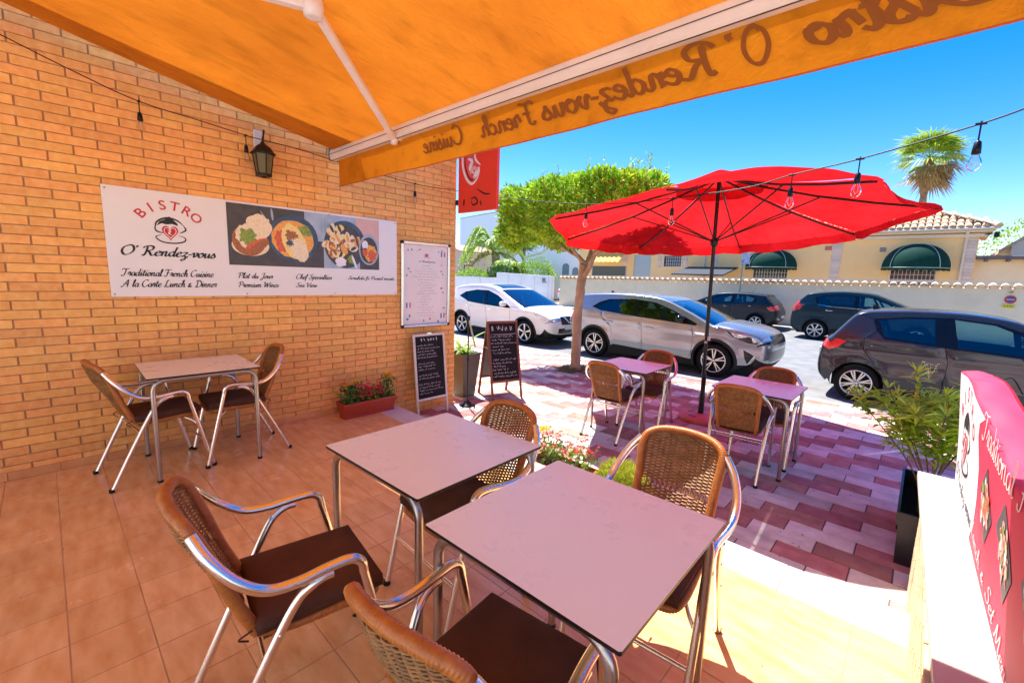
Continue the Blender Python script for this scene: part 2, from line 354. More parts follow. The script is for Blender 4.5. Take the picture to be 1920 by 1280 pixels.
def script_polys(txt, pen=.9, mn=.30):
    """ribbons for a line of cursive, glyph units; returns (quads, width)"""
    out = []; x = 0
    for ch in txt:
        g = GL[ch].split(';'); adv = float(g[0])
        for st in g[1:]:
            if not st.strip(): continue
            P = [tuple(map(float, q.split(','))) for q in st.split()]
            C = crv([(p[0]+x+p[1]*.22, p[1], 0) for p in P], 5)
            L = []; Rr = []
            for i, p in enumerate(C):
                t = (C[min(i+1, len(C)-1)]-C[max(i-1, 0)]); t = t.normalized() if t.length > 1e-6 else Vector((1, 0, 0))
                a = atan2(t.y, t.x); w = pen*(mn+(1-mn)*abs(sin(a-radians(30))))/2
                n = Vector((-t.y, t.x, 0)); L.append(p+n*w); Rr.append(p-n*w)
            out.append((L, Rr))
        x += adv
    return out, x
def script(mb, txt, T, h, width=None, pen=.9, m=0, mn=.30):
    """cursive text on the plane of matrix T (local x right, y up); h = cap height"""
    strokes, w = script_polys(txt, pen, mn); sy = h/10; sx = (width/w) if width else sy*.62
    for k, (L, Rr) in enumerate(strokes):
        dz = .0004*(k % 5); vs = [T @ Vector((p.x*sx, p.y*sy, dz+2.5e-5*i)) for i, p in enumerate(L)]+[T @ Vector((p.x*sx, p.y*sy, dz+2.5e-5*i)) for i, p in enumerate(Rr)]
        n = len(L); mb.add(vs, [(i, n+i, n+i+1, i+1) for i in range(n-1)], m)
def font_text(txt, size):
    """built-in font text -> (verts, faces) flat"""
    c = bpy.data.curves.new('t', 'FONT'); c.body = txt; c.size = size; c.align_x = 'CENTER'; c.resolution_u = 3; c.offset = size*.012
    o = bpy.data.objects.new('t', c); COL.objects.link(o); bpy.context.view_layer.update()
    me = o.to_mesh(); vs = [v.co.copy() for v in me.vertices]; fs = [tuple(p.vertices) for p in me.polygons]
    o.to_mesh_clear(); bpy.data.objects.remove(o); bpy.data.curves.remove(c); return vs, fs
def ftext(mb, txt, T, size, m=0, sx=1):
    vs, fs = font_text(txt, size); mb.add([T @ Vector((v.x*sx, v.y, 0)) for v in vs], fs, m)
def scribble(mb, T, x0, x1, y, h, pen=.0016, m=0, caps=False):
    """a line of chalk or print too small to read: word-like strokes"""
    x = x0
    while caps and x < x1-h*.6:      # a heading: looped letter-like strokes
        pts = [(x+h*U(0, .15), y+h*U(.6, 1)), (x+h*U(.1, .5), y+h*U(0, .3)), (x+h*U(.3, .6), y+h*U(.6, 1)), (x+h*U(.4, .75), y+h*U(0, .4))]
        ribbon(mb, T, pts, pen*1.1, 1+(x*37 % 3), m, 4); x += h*U(.8, 1.15)
    while x < x1-h and not caps:
        wl = U(2, 7)*h*.6; xe = min(x+wl, x1)
        while x < xe:
            k = random.choice(((0, 0, 0, 1), (0, .6, .5, 0), (.1, 1, .6, .5), (0, .5, 1, .1), (.5, 0, .5, .5)))
            a = Vector((x+k[0]*h*.5, y+k[1]*h, 0)); b = Vector((x+k[2]*h*.5+h*.1, y+k[3]*h+.0001, 0)); d = (b-a); 
            if d.length > 1e-5:
                nn = Vector((-d.y, d.x, 0)).normalized()*pen/2
                mb.add([T @ (a-nn), T @ (b-nn), T @ (b+nn), T @ (a+nn)], [(0, 1, 2, 3)], m)
            x += h*(.55 if not caps else .75)
        x += h*.6
def disc(mb, T, x, y, rx, ry, lay, m=0, n=28, rot=0, jag=0):
    vs = [T @ Vector((x, y, lay*.0004))]
    for i in range(n):
        g = 2*pi*i/n; rr = 1+jag*U(-1, 1); px, py = rx*rr*cos(g), ry*rr*sin(g)
        vs.append(T @ Vector((x+px*cos(rot)-py*sin(rot), y+px*sin(rot)+py*cos(rot), lay*.0004)))
    mb.add(vs, [(0, i+1, (i+1) % n+1) for i in range(n)], m)
def rect(mb, T, x0, x1, y0, y1, lay, m=0): mb.add([T @ Vector((x, y, lay*.0004)) for x, y in ((x0, y0), (x1, y0), (x1, y1), (x0, y1))], [(0, 1, 2, 3)], m)
def ribbon(mb, T, pts, w, lay, m=0, n=6, taper=True):
    C = crv([(p[0], p[1], 0) for p in pts], n); k = len(C); L = []; Q = []
    for i, p in enumerate(C):
        t = (C[min(i+1, k-1)]-C[max(i-1, 0)]).normalized(); s = sin(pi*(i+.6)/(k+.2))**.6 if taper else 1
        nn = Vector((-t.y, t.x, 0))*w/2*s; L.append(p+nn); Q.append(p-nn)
    mb.add([T @ (v+Vector((0, 0, lay*.0004))) for v in L+Q], [(i, k+i, k+i+1, i+1) for i in range(k-1)], m)

M_ink = mat('black_print', (.012, .012, .014), .5); M_redink = mat('red_print', (.55, .02, .03), .5); M_wpan = mat('white_sign_panel', (.80, .79, .80), .32, var=.01)
M_wink = mat('white_print', (.85, .82, .80), .5)
def food(name, c, c2, s=60): return mat(name, c, .45, col2=c2, vscale=s, detail=3, bump=.1, bscale=s)
FD = [food('photo_slate', (.055, .055, .06), (.085, .08, .08), 12), food('photo_cream', (.75, .62, .38), (.9, .82, .62)), food('photo_orange', (.75, .28, .04), (.85, .5, .12)),
      food('photo_brown', (.28, .09, .03), (.45, .18, .07)), food('photo_green', (.12, .22, .03), (.35, .45, .08)), food('photo_yellow', (.85, .6, .12), (.92, .78, .4)),
      food('photo_blue', (.03, .07, .13), (.06, .12, .2), 9), food('photo_red', (.55, .06, .03), (.75, .2, .08)), food('photo_white', (.75, .76, .78), (.9, .9, .9), 9), food('photo_steel', (.25, .36, .5), (.45, .55, .66), 7), food('photo_pink', (.65, .38, .33), (.72, .48, .42), 5)]
# plane facing +X on the wall: local x -> +Y world, local y -> +Z
def wallT(x, y, z): return Matrix(((0, 0, 1, x), (1, 0, 0, y), (0, 1, 0, z), (0, 0, 0, 1)))
def logo(mb, T, cx, cy, s, ink=0, red=1, white=2, lay=2):
    """cloche over a plate with a heart between"""
    ribbon(mb, T, [(cx-1.05*s, cy+.35*s), (cx-.9*s, cy+.95*s), (cx-.2*s, cy+1.35*s), (cx+.55*s, cy+1.2*s), (cx+1.05*s, cy+.75*s)], .16*s, lay, ink)
    dome = [(cx-.95*s, cy+.62*s), (cx-.7*s, cy+1.02*s), (cx-.3*s, cy+1.22*s), (cx-.12*s, cy+1.42*s), (cx+.02*s, cy+1.5*s), (cx+.14*s, cy+1.36*s), (cx+.3*s, cy+1.2*s), (cx+.55*s, cy+.95*s), (cx+.62*s, cy+.72*s), (cx+.2*s, cy+.86*s), (cx-.25*s, cy+.78*s), (cx-.55*s, cy+.86*s)]
    tri = tessellate_polygon([[Vector((a, b, 0)) for a, b in dome]]); mb.add([T @ Vector((a, b, (lay+1)*.0004)) for a, b in dome], [tuple(t) for t in tri], ink)
    ribbon(mb, T, [(cx-1.1*s, cy+.5*s), (cx-.95*s, cy+.15*s), (cx-.5*s, cy+.02*s)], .12*s, lay+2, ink)
    ribbon(mb, T, [(cx+1.0*s, cy+.8*s), (cx+1.15*s, cy+.4*s), (cx+.7*s, cy+.08*s)], .12*s, lay+2, ink)
    ribbon(mb, T, [(cx-.6*s, cy-.12*s), (cx-1.05*s, cy-.35*s), (cx-.6*s, cy-.75*s), (cx+.3*s, cy-.82*s), (cx+1.0*s, cy-.62*s), (cx+1.05*s, cy-.3*s), (cx+.6*s, cy-.12*s)], .12*s, lay+3, ink)
    H = [(cx+.62*s*sin(t)**3*.95, cy+.12*s+s*.045*(13*cos(t)-5*cos(2*t)-2*cos(3*t)-cos(4*t))) for t in [2*pi*i/28 for i in range(28)]]
    tri = tessellate_polygon([[Vector((a, b, 0)) for a, b in H]]); mb.add([T @ Vector((a, b, (lay+4)*.0004)) for a, b in H], [tuple(t) for t in tri], red)
    ribbon(mb, T, [(a*.74+cx*.26, b*.74+(cy+.1*s)*.26) for a, b in H+[H[0]]], .055*s, lay+6, white, 3, False)
    ribbon(mb, T, [(cx-.2*s, cy+.3*s), (cx+.02*s, cy+.2*s), (cx-.12*s, cy+.02*s), (cx+.1*s, cy-.1*s)], .11*s, lay+7, white)

# wall sign
sg = thing('wall_sign', 'long white bistro sign with arched red title, cloche emblem and dish photos', 'sign', (.004, .36, 1.25))
mb = MB(); mb.bbox(0, .010, 0, 2.424, 0, .808, .001); mb.build('panel', M_wpan, sg)
T = wallT(.0105, 0, 0); mb = MB()
# arched BISTRO
for i, ch in enumerate('BISTRO'):
    a = radians(48-i*19.2); cx, cy = .384, .49; rr = .20
    TT = T @ TR(cx-rr*1.02*sin(a), cy+rr*cos(a)-.015, .0004) @ RZ(a); ftext(mb, ch, TT, .098, 1, 1.05)
logo(mb, T, .382, .492, .088)
script(mb, "O' Rendez-vous", T @ TR(.07, .315, .001), .075, .60, 1.7)
script(mb, 'Traditional French Cuisine', T @ TR(.065, .158, .001), .055, .585, 1.6)
script(mb, 'A la Carte Lunch & Dinner', T @ TR(.06, .075, .001), .055, .61, 1.6)
for t, x, y, w, h in [('Plat du Jour', .83, .155, .285, .048), ('Premium Wines', .83, .076, .33, .048), ('Chef Specialties', 1.32, .156, .345, .046), ('Sea View', 1.318, .078, .195, .044), ('Scrubda fs Peand meats', 1.84, .160, .54, .036)]:
    script(mb, t, T @ TR(x, y, .001), h, w, 1.6)
mb.build('lettering', [M_ink, M_redink, M_wink], sg)
T = T @ Matrix(((.998, 0, 0, -.178), (0, 1.19, 0, .012), (0, 0, 1, 0), (0, 0, 0, 1)))
mb = MB(); rect(mb, T, .955, 1.78, .215, .655, 1, 0); rect(mb, T, 1.60, 1.78, .43, .655, 2, 9)
rect(mb, T, 1.782, 2.385, .215, .655, 1, 9); rect(mb, T, 2.12, 2.384, .47, .654, 2, 10); rect(mb, T, 2.16, 2.384, .216, .36, 2, 0)
disc(mb, T, 1.13, .36, .15, .075, 4, 1); disc(mb, T, 1.12, .40, .135, .115, 5, 3); disc(mb, T, 1.20, .50, .105, .095, 6, 1, jag=.08); disc(mb, T, 1.11, .43, .095, .085, 7, 1, jag=.1); disc(mb, T, 1.11, .43, .07, .06, 8, 4, jag=.3)
disc(mb, T, 1.2, .36, .09, .03, 9, 3, rot=.5); disc(mb, T, 1.18, .375, .1, .028, 8.5, 7, rot=.4)
disc(mb, T, 1.50, .435, .225, .18, 5, 6); disc(mb, T, 1.49, .43, .19, .145, 6, 2, jag=.03); disc(mb, T, 1.40, .41, .07, .09, 7, 7, jag=.15); disc(mb, T, 1.56, .5, .1, .04, 7, 4, jag=.3); disc(mb, T, 1.5, .41, .1, .145, 8, 5, rot=.5, jag=.06); disc(mb, T, 1.55, .35, .07, .1, 9, 1, rot=.5, jag=.05); disc(mb, T, 1.48, .46, .05, .035, 10, 3, jag=.4); disc(mb, T, 1.46, .40, .03, .03, 11, 6, jag=.5)
disc(mb, T, 2.005, .42, .222, .2, 5, 6); disc(mb, T, 1.99, .41, .20, .18, 6, 0)
for i in range(26):
    a = U(0, 6.28); q = U(.02, .16); cx, cy = 1.98+q*cos(a)*1.1, .43+q*sin(a)
    disc(mb, T, cx, cy, .05, .028, 7+i*.5, random.choice((1, 1, 3, 2, 5)), rot=U(0, 3), jag=.1); disc(mb, T, cx, cy, .036, .014, 7.3+i*.5, random.choice((3, 2, 0)), rot=U(0, 3))
disc(mb, T, 2.06, .3, .035, .04, 17, 4, jag=.3); disc(mb, T, 1.95, .27, .06, .04, 17, 8, jag=.2)
disc(mb, T, 2.265, .39, .115, .135, 7, 9); disc(mb, T, 2.265, .385, .1, .115, 8, 0); disc(mb, T, 2.28, .36, .075, .075, 9, 2, jag=.1); disc(mb, T, 2.22, .43, .035, .04, 10, 8); disc(mb, T, 2.22, .37, .03, .035, 10, 7, jag=.1); disc(mb, T, 2.30, .34, .05, .05, 11, 7, jag=.25)
ribbon(mb, T, [(1.22, .62), (1.27, .55), (1.33, .48)], .016, 4, 9); ribbon(mb, T, [(1.31, .645), (1.32, .56)], .02, 4, 9); ribbon(mb, T, [(2.07, .33), (2.12, .22)], .025, 18, 8)
mb.build('dish_photos', FD, sg)
mb = MB()
for y, z in [(.02, .785), (.02, .02), (.85, .79), (2.40, .785), (2.40, .02), (.9, .018), (1.7, .018), (1.66, .79)]: mb.lathe([(.006, 0), (.005, .002), (.001, .003)], 10, T=TR(.0105, y, z) @ RY(pi/2))
mb.build('screw', mat('screw_steel', (.3, .3, .32), .3, 1), sg)

# framed menu
mn = thing('menu_case', 'white framed poster menu with blue and red motifs beside the long sign', 'menu case', (.004, 2.835, .862))
M_alu = mat('aluminium', (.78, .78, .80), .22, 1, bump=.02)
mb = MB(); w, h = .70, .995
for a in [(0, .03, 0, h), (w-.03, w, 0, h), (.03, w-.03, 0, .03), (.03, w-.03, h-.03, h)]: mb.bbox(0, .030, a[0], a[1], a[2], a[3], .004)
mb.build('frame', M_alu, mn)
mb = MB()
for y in (0, w): 
    for z in (0, h): mb.bbox(-.001, .033, min(max(y-.02, -.004), w-.036), min(max(y-.02, -.004), w-.036)+.04, min(max(z-.02, -.004), h-.036), min(max(z-.02, -.004), h-.036)+.04, .008)
mb.build('corner_cap', mat('black_plastic', (.009, .009, .01), .45, spec=.3), mn)
mb = MB(); mb.box(.004, .010, .031, w-.031, .031, h-.031); mb.build('poster', mat('poster_paper', (.78, .70, .68), .3, col2=(.84, .78, .76), vscale=3), mn)
T = wallT(.0105, 0, 0); mb = MB()
script(mb, "A Rendezvous", T @ TR(.24, .765, .0006), .022, .24, 1.3); disc(mb, T, .355, .85, .028, .018, 1, 1); ribbon(mb, T, [(.32, .82), (.355, .835), (.39, .815)], .012, 2, 1)
for i, (a, b) in enumerate([(.30, .40), (.29, .43), (.20, .50), (.23, .52), (.14, .55), (.23, .47), (.27, .43), (.24, .5), (.28, .44), (.25, .47), (.22, .5), (.3, .4), (.27, .45), (.26, .42), (.29, .41), (.24, .46), (.26, .44), (.22, .48), (.25, .45)]):
    scribble(mb, T, a, b, .72-i*.033, .013, .0018)
for i in range(26):
    x, y = random.choice(((U(.06, .14), U(.06, .92)), (U(.57, .65), U(.06, .92)), (U(.1, .6), U(.88, .93)), (U(.1, .6), U(.05, .09))))
    mm = random.choice((1, 3, 3, 4)); disc(mb, T, x, y, U(.008, .024), U(.006, .018), 1+i*.1, mm, 9, jag=.4)
for (x, y) in ((.60, .87), (.1, .26), (.6, .12)):
    for q, mm in ((-.022, 3), (0, 2), (.022, 1)): rect(mb, T, x+q-.011, x+q+.011, y-.03, y+.03, 4, mm)
mb.build('print', [M_ink, mat('print_rose', (.62, .12, .2), .5), M_wink, mat('print_blue', (.08, .22, .45), .5), mat('print_pink', (.72, .42, .42), .5)], mn)

# leaning chalkboard
def chalk(panel_w, panel_h, fr, mat_fr, parent, T, lines, title):
    mb = MB()
    for a in [(0, fr, 0, panel_h), (panel_w-fr, panel_w, 0, panel_h), (fr, panel_w-fr, 0, fr), (fr, panel_w-fr, panel_h-fr, panel_h)]: mb.bbox(a[0], a[1], a[2], a[3], -.012, .008, .003, T=T)
    mb.build('frame', mat_fr, parent)
    mb = MB(); mb.box(fr, panel_w-fr, fr, panel_h-fr, -.008, .001, T=T); mb.build('slate', mat('slate_black', (.009, .008, .011), .75, spec=.25, var=.35, vscale=5, grime=.1), parent)
    mb = MB(); T2 = T @ TR(0, 0, .0016); lines(mb, T2); mb.build('chalk_writing', mat('chalk', (.62, .60, .62), .9), parent)
M_ww = mat('whitewashed_wood', (.66, .62, .56), .6, var=.1, bump=.2, bscale=60, stretch=(8, 8, 1))
M_rw = mat('red_brown_wood', (.17, .050, .020), .45, var=.3, vscale=14, bump=.2, bscale=50, stretch=(6, 6, 1))
cb = thing('chalkboard', 'narrow white framed chalkboard leaning on the brick wall below the menu case', 'chalkboard', (.215, 2.93, GZ))
# local: x along Y, y up tilt toward wall
tilt = radians(6.2); T0 = Matrix(((0, -sin(tilt), cos(tilt), 0), (1, 0, 0, 0), (0, cos(tilt), sin(tilt), 0), (0, 0, 0, 1)))
def ln(mb, T):
    scribble(mb, T, .1, .37, .71, .045, .006, caps=True)
    for i in range(17):
        if i in (5, 9, 12): continue
        scribble(mb, T, .05, U(.26, .42), .655-i*.036, .019, .0032)
chalk(.46, .80, .028, M_ww, cb, T0 @ TR(0, .19, 0), ln, '')
mb = MB()
for x in (0, .432): mb.bbox(x+.002, x+.026, 0.001, .19, -.012, .008, .003, T=T0)
for x in (0, .432): mb.bbox(x+.004, x+.024, 0, .45, -.014, -.0125, .0005, T=T0)
mb.build('leg', M_ww, cb)
mb = MB(); mb.box(.2, .26, .985, 1.0, .0, .009, T=T0); mb.build('hanger', M_alu, cb)

# sandwich board
sb = thing('sandwich_board', 'folding pavement chalkboard in red brown wood standing on the pavers', 'sandwich board', (.10, 4.12, GZ), 0)
A = Vector((.17, -.02, 0)); B = Vector((.32, .44, 0))   # front feet
ex = (B-A).normalized(); hh = 1.06; nrm = Vector((ex.y, -ex.x, 0)); top = (A-nrm*.24)+Vector((0, 0, hh))
ey = (top-A).normalized(); ez = ex.cross(ey)
T1 = Matrix(((ex.x, ey.x, ez.x, A.x), (ex.y, ey.y, ez.y, A.y), (ex.z, ey.z, ez.z, A.z), (0, 0, 0, 1)))
def ln2(mb, T):
    scribble(mb, T, .06, .44, .72, .075, .007, caps=True); ribbon(mb, T, [(.05, .675), (.3, .668), (.47, .68)], .006, 0, 0)
    for i in range(13):
        if i in (6,): continue
        scribble(mb, T, .05+(i % 2)*.015, U(.22, .47), .63-i*.046, .024, .0036)
bw = (B-A).length
chalk(bw, .86, .035, M_rw, sb, T1 @ TR(0, .24, 0), ln2, '')
mb = MB()
for x in (0, bw-.032): mb.bbox(x, x+.03, 0, .242, -.010, .006, .003, T=T1); mb.bbox(x+.002, x+.028, 0.01, 1.0, -.0165, -.0125, .001, T=T1)
mb.build('leg', M_rw, sb)
A2 = A-nrm*.48; ey2 = ((A-nrm*.24+Vector((0, 0, hh)))-A2).normalized(); ez2 = ex.cross(ey2)
T2 = Matrix(((ex.x, ey2.x, ez2.x, A2.x), (ex.y, ey2.y, ez2.y, A2.y), (ex.z, ey2.z, ez2.z, A2.z), (0, 0, 0, 1)))
mb = MB()
for x in (0, bw-.035): mb.bbox(x, x+.035, 0, 1.10, -.01, .01, .003, T=T2)
for y in (.24, 1.04): mb.bbox(.035, bw-.035, y, y+.035, -.01, .01, .003, T=T2)
mb.build('back_frame', M_rw, sb)
mb = MB(); mb.box(.035, bw-.035, .275, 1.04, -.004, .004, T=T2); mb.build('back_slate', mat('slate_grey', (.20, .21, .19), .8, var=.2), sb)
mb = MB(); p = T1 @ Vector((.015, .72, -.02)); q = T2 @ Vector((.015, .72, 0)); mb.tube([p, q], .006, 6); mb.build('brace', M_ww, sb)

# projecting red sign at the corner
rs = thing('projecting_sign', 'red square sign with white cloche emblem projecting from the corner of the brick wall', 'sign', (.02, 3.66, 2.25))
M_rsign = mat('red_sign_face', (.85, .05, .025), .35, var=.04, vscale=2)
mb = MB(); mb.bbox(.02, .70, -.02, .02, 0, .86, .004); mb.build('panel', M_rsign, rs)
mb = MB(); mb.bbox(-.03, .02, -.03, .03, .1, .16, .003); mb.bbox(-.03, .02, -.03, .03, .7, .76, .003); mb.build('bracket', mat('black_plastic', (.009, .009, .01), .45, spec=.3), rs)
T = Matrix(((1, 0, 0, 0), (0, 0, -1, -.0205), (0, 1, 0, 0), (0, 0, 0, 1)))
mb = MB(); 
ribbon(mb, T, [(.46, .80), (.36, .74), (.20, .72), (.11, .74), (.10, .56), (.17, .40), (.27, .325), (.36, .37), (.41, .46)], .035, 1, 0, 8)
ribbon(mb, T, [(.13, .75), (.25, .79), (.40, .80), (.50, .68)], .05, 2, 0, 8); ribbon(mb, T, [(.32, .72), (.33, .60), (.42, .52)], .03, 3, 0); ribbon(mb, T, [(.40, .50), (.36, .44), (.30, .38)], .07, 4, 0)
ribbon(mb, T, [(.15, .70), (.15, .55), (.20, .43), (.27, .37), (.33, .40)], .018, 5, 1)
ribbon(mb, T, [(.36, .26), (.5, .19), (.60, .18)], .02, 5, 1); ribbon(mb, T, [(.13, .08), (.14, .16)], .03, 5, 1); ribbon(mb, T, [(.25, .15), (.34, .16), (.38, .1), (.30, .08), (.27, .13)], .025, 6, 1); ribbon(mb, T, [(.43, .12), (.45, .06)], .02, 7, 1)
disc(mb, T, .24, .56, .10, .16, .6, 2, 24, .1, .03); ribbon(mb, T, [(.20, .62), (.27, .58), (.24, .50), (.31, .44)], .05, 6, 0); ribbon(mb, T, [(.24, .44), (.30, .50), (.38, .47)], .05, 7, 3)
mb.build('emblem', [M_wink, M_ink, mat('emblem_pink', (.75, .10, .12), .5), mat('emblem_rose', (.80, .45, .38), .5)], rs)

# wall lantern
wl = thing('wall_lantern', 'dark bronze wall lantern with glass panes above the long sign', 'lantern', (0, 1.41, 2.28))
M_brz = mat('dark_bronze', (.025, .020, .016), .5, .5, bump=.1); M_lgl = mat('lantern_glass', (.34, .34, .18), .15, trans=.5, alpha=.75)
mb = MB(); mb.bbox(.002, .022, -.035, .035, .20, .40, .006); mb.build('back_plate', mat('white_bracket', (.75, .75, .74), .4), wl)
mb = MB(); mb.tube(crv([(.02, .03, .26), (.05, .03, .33), (.10, .02, .385), (.135, .01, .36), (.125, 0, .31), (.12, 0, .275)], 6), .007, 8)
mb.build('scroll_arm', M_brz, wl)
def hexp(r0, r1, z0, z1, mb, m=0, n=6): mb.lathe([(r0, z0), (r1, z1)], n, m, c=(.12, 0, 0), smooth=False)
mb = MB(); mb.lathe([(.012, .285), (.02, .27), (.055, .245), (.085, .205), (.10, .19), (.10, .182), (.01, .18)], 6, c=(.12, 0, 0), smooth=False, m=0); mb.build('cap', M_brz, wl)
mb = MB(); mb.lathe([(.055, .02), (.078, .18)], 6, c=(.12, 0, 0), smooth=False, cap=False); mb.build('pane', M_lgl, wl)
mb = MB()
for i in range(6):
    g = 2*pi*i/6; mb.tube([(.12+.057*cos(g), .057*sin(g), .015), (.12+.08*cos(g), .08*sin(g), .183)], .005, 5)
mb.lathe([(.062, .0), (.064, .012), (.060, .022), (.02, .024)], 6, c=(.12, 0, 0), smooth=False); mb.lathe([(.03, 0), (.012, -.012)], 6, c=(.12, 0, 0))
mb.build('cage', M_brz, wl)

# ------------------------------------------------------------------ awning
aw = thing('awning', 'orange fabric folding-arm awning over the terrace with script lettering on its valance', 'awning', (0, 0, 0))
def awn_mat(name, c, tr, c2=None, bmp=.5):
    m = bpy.data.materials.new(name); m.use_nodes = True; N = m.node_tree.nodes; L = m.node_tree.links; N.clear()
    out = N.new('ShaderNodeOutputMaterial'); tc = N.new('ShaderNodeTexCoord')
    n1 = N.new('ShaderNodeTexNoise'); n1.inputs['Scale'].default_value = 1.6; n1.inputs['Detail'].default_value = 9; n1.inputs['Roughness'].default_value = .65
    mp = N.new('ShaderNodeMapping'); mp.inputs['Scale'].default_value = (1, .7, 1); L.new(tc.outputs['Object'], mp.inputs[0]); L.new(mp.outputs[0], n1.inputs['Vector'])
    r = N.new('ShaderNodeValToRGB'); r.color_ramp.elements[0].position = .34; r.color_ramp.elements[1].position = .66
    c2 = c2 or tuple(x*.72 for x in c); r.color_ramp.elements[0].color = (*c2, 1); r.color_ramp.elements[1].color = (*c, 1); L.new(n1.outputs['Fac'], r.inputs[0])
    n2 = N.new('ShaderNodeTexNoise'); n2.inputs['Scale'].default_value = 26; n2.inputs['Detail'].default_value = 5; n2.inputs['Distortion'].default_value = 1.2
    mp2 = N.new('ShaderNodeMapping'); mp2.inputs['Scale'].default_value = (1, .35, 1); mp2.inputs['Rotation'].default_value = (0, 0, .5); L.new(tc.outputs['Object'], mp2.inputs[0]); L.new(mp2.outputs[0], n2.inputs['Vector'])
    bp = N.new('ShaderNodeBump'); bp.inputs['Strength'].default_value = bmp; bp.inputs['Distance'].default_value = .02; L.new(n2.outputs['Fac'], bp.inputs['Height'])
    n3 = N.new('ShaderNodeTexNoise'); n3.inputs['Scale'].default_value = 9; n3.inputs['Detail'].default_value = 8; L.new(mp2.outputs[0], n3.inputs['Vector'])
    r3 = N.new('ShaderNodeMapRange'); r3.inputs[1].default_value = .52; r3.inputs[2].default_value = .8; r3.inputs[3].default_value = 1; r3.inputs[4].default_value = .72; L.new(n3.outputs['Fac'], r3.inputs[0])
    mx = N.new('ShaderNodeMix'); mx.data_type = 'RGBA'; mx.blend_type = 'MULTIPLY'; mx.inputs[0].default_value = 1; L.new(r.outputs[0], mx.inputs[6]); L.new(r3.outputs[0], mx.inputs[7])
    d = N.new('ShaderNodeBsdfDiffuse'); t = N.new('ShaderNodeBsdfTranslucent'); ms = N.new('ShaderNodeMixShader'); ms.inputs[0].default_value = tr
    for s in (d, t): L.new(mx.outputs[2], s.inputs[0]); L.new(bp.outputs[0], s.inputs['Normal'])
    L.new(d.outputs[0], ms.inputs[1]); L.new(t.outputs[0], ms.inputs[2]); L.new(ms.outputs[0], out.inputs[0]); return m
M_awn = awn_mat('awning_canvas', (.70, .235, .020), .185, (.54, .165, .015)); M_val = awn_mat('valance_canvas', (.72, .26, .014), .36, (.62, .20, .012), .15); M_vtx = mat('valance_lettering', (.27, .085, .009), .8, trans=.08)
XL, XR = .115, 6.6
def fab(u, v):
    y = -.95+v*(2.06+.95); x = XL+(XR-XL)*u; z = 3.06-.208*y-.028*sin(pi*v)+.006*sin(u*60+v*3)*sin(pi*v)
    return Vector((x, y, z))
mb = MB(); mb.grid(fab, 90, 30); mb.build('canopy', M_awn, aw)
M_bar = mat('white_lacquer', (.80, .74, .72), .3, var=.03, coat=.3, grime=.12)
mb = MB(); bx0 = .07
prof = [(2.02, 2.560), (2.035, 2.548), (2.075, 2.546), (2.092, 2.562), (2.092, 2.588), (2.075, 2.600), (2.060, 2.604), (2.055, 2.645), (2.035, 2.652), (2.018, 2.63), (2.015, 2.59)]
n = len(prof); vs = [(bx0, *p) for p in prof]+[(XR, *p) for p in prof]; mb.add(vs, [(i, (i+1) % n, n+(i+1) % n, n+i) for i in range(n)]+[tuple(range(n))[::-1]]); mb.build('front_bar', M_bar, aw)
mb = MB(); mb.box(bx0+.01, XR, 2.0125, 2.0175, 2.597, 2.6005); mb.box(bx0+.01, XR, 2.0335, 2.0365, 2.5445, 2.549); mb.build('groove', mat('groove_dark', (.05, .03, .025), .7), aw)
mb = MB(); mb.bbox(bx0-.008, bx0, 2.01, 2.096, 2.542, 2.656, .003); mb.build('end_cap', mat('dark_grey_plastic', (.12, .11, .11), .5), aw)
def vf(u, v):
    x = .13+(XR-.13)*u; z = 2.553-v*.248+.003*sin(x*2.3); return Vector((x, 2.078+.006*sin(x*5.1)*v+.003*sin(x*13+1)*v, z))
mb = MB(); mb.grid(vf, 160, 6); v_ = mb.build('valance', M_val, aw)
mb = MB(); mb.tube([vf(i/160, 1) for i in range(161)], .004, 6); mb.build('hem', mat('hem_red', (.45, .10, .03), .7), v_)
# lettering shows through: mirrored from the terrace
Tv = Matrix(((-1, 0, 0, 0), (0, 0, -1, 2.0635), (0, 1, 0, 0), (0, 0, 0, 1)))
mb = MB()
for t, xs_, w, z, h in [('Bistro', 4.50, .52, 2.385, .155), ('O', 3.86, .105, 2.375, .155), ("'", 3.735, .03, 2.385, .15), ('Rendez-vous', 3.66, .96, 2.385, .145), ('French', 2.64, .46, 2.385, .135), ('Cuisine', 1.995, .45, 2.385, .135)]:
    script(mb, t, Tv @ TR(-xs_, z, 0), h, w, 1.75, mn=.45)
mb.build('lettering', M_vtx, aw)
# folding arms
def arm(sh, el, en, parent):
    T_ = lambda a, b: [Vector(a), Vector(b)]
    mb = MB()
    def bar(a, b, w, h):
        a, b = Vector(a), Vector(b); d = (b-a); L = d.length; d.normalize(); s = d.cross(Vector((0, 0, 1))).normalized(); u = s.cross(d)
        TT = Matrix(((d.x, s.x, u.x, a.x), (d.y, s.y, u.y, a.y), (d.z, s.z, u.z, a.z), (0, 0, 0, 1))); mb.bbox(0, L, -w, w, -h, h, .008, T=TT)
    bar(sh, el, .028, .022); bar(el, en, .024, .019); mb.build('folding_arm', M_bar, parent)
    mb = MB(); e = Vector(el); mb.lathe([(.03, -.05), (.045, -.045), (.048, 0), (.048, .03), (.03, .045)], 16, c=e)
    mb.lathe([(.02, -.04), (.028, -.035), (.028, .03)], 12, c=Vector(en)+Vector((0, 0, 0))); mb.build('elbow_joint', M_bar, parent)
    mb = MB(); mb.bbox(en[0]-.02, en[0]+.045, en[1]-.01, en[1]+.01, en[2]-.02, en[2]+.05, .004); mb.bbox(en[0]+.03, en[0]+.045, en[1]-.01, en[1]+.05, en[2]-.01, en[2]+.05, .003); mb.build('arm_bracket', M_bar, parent)
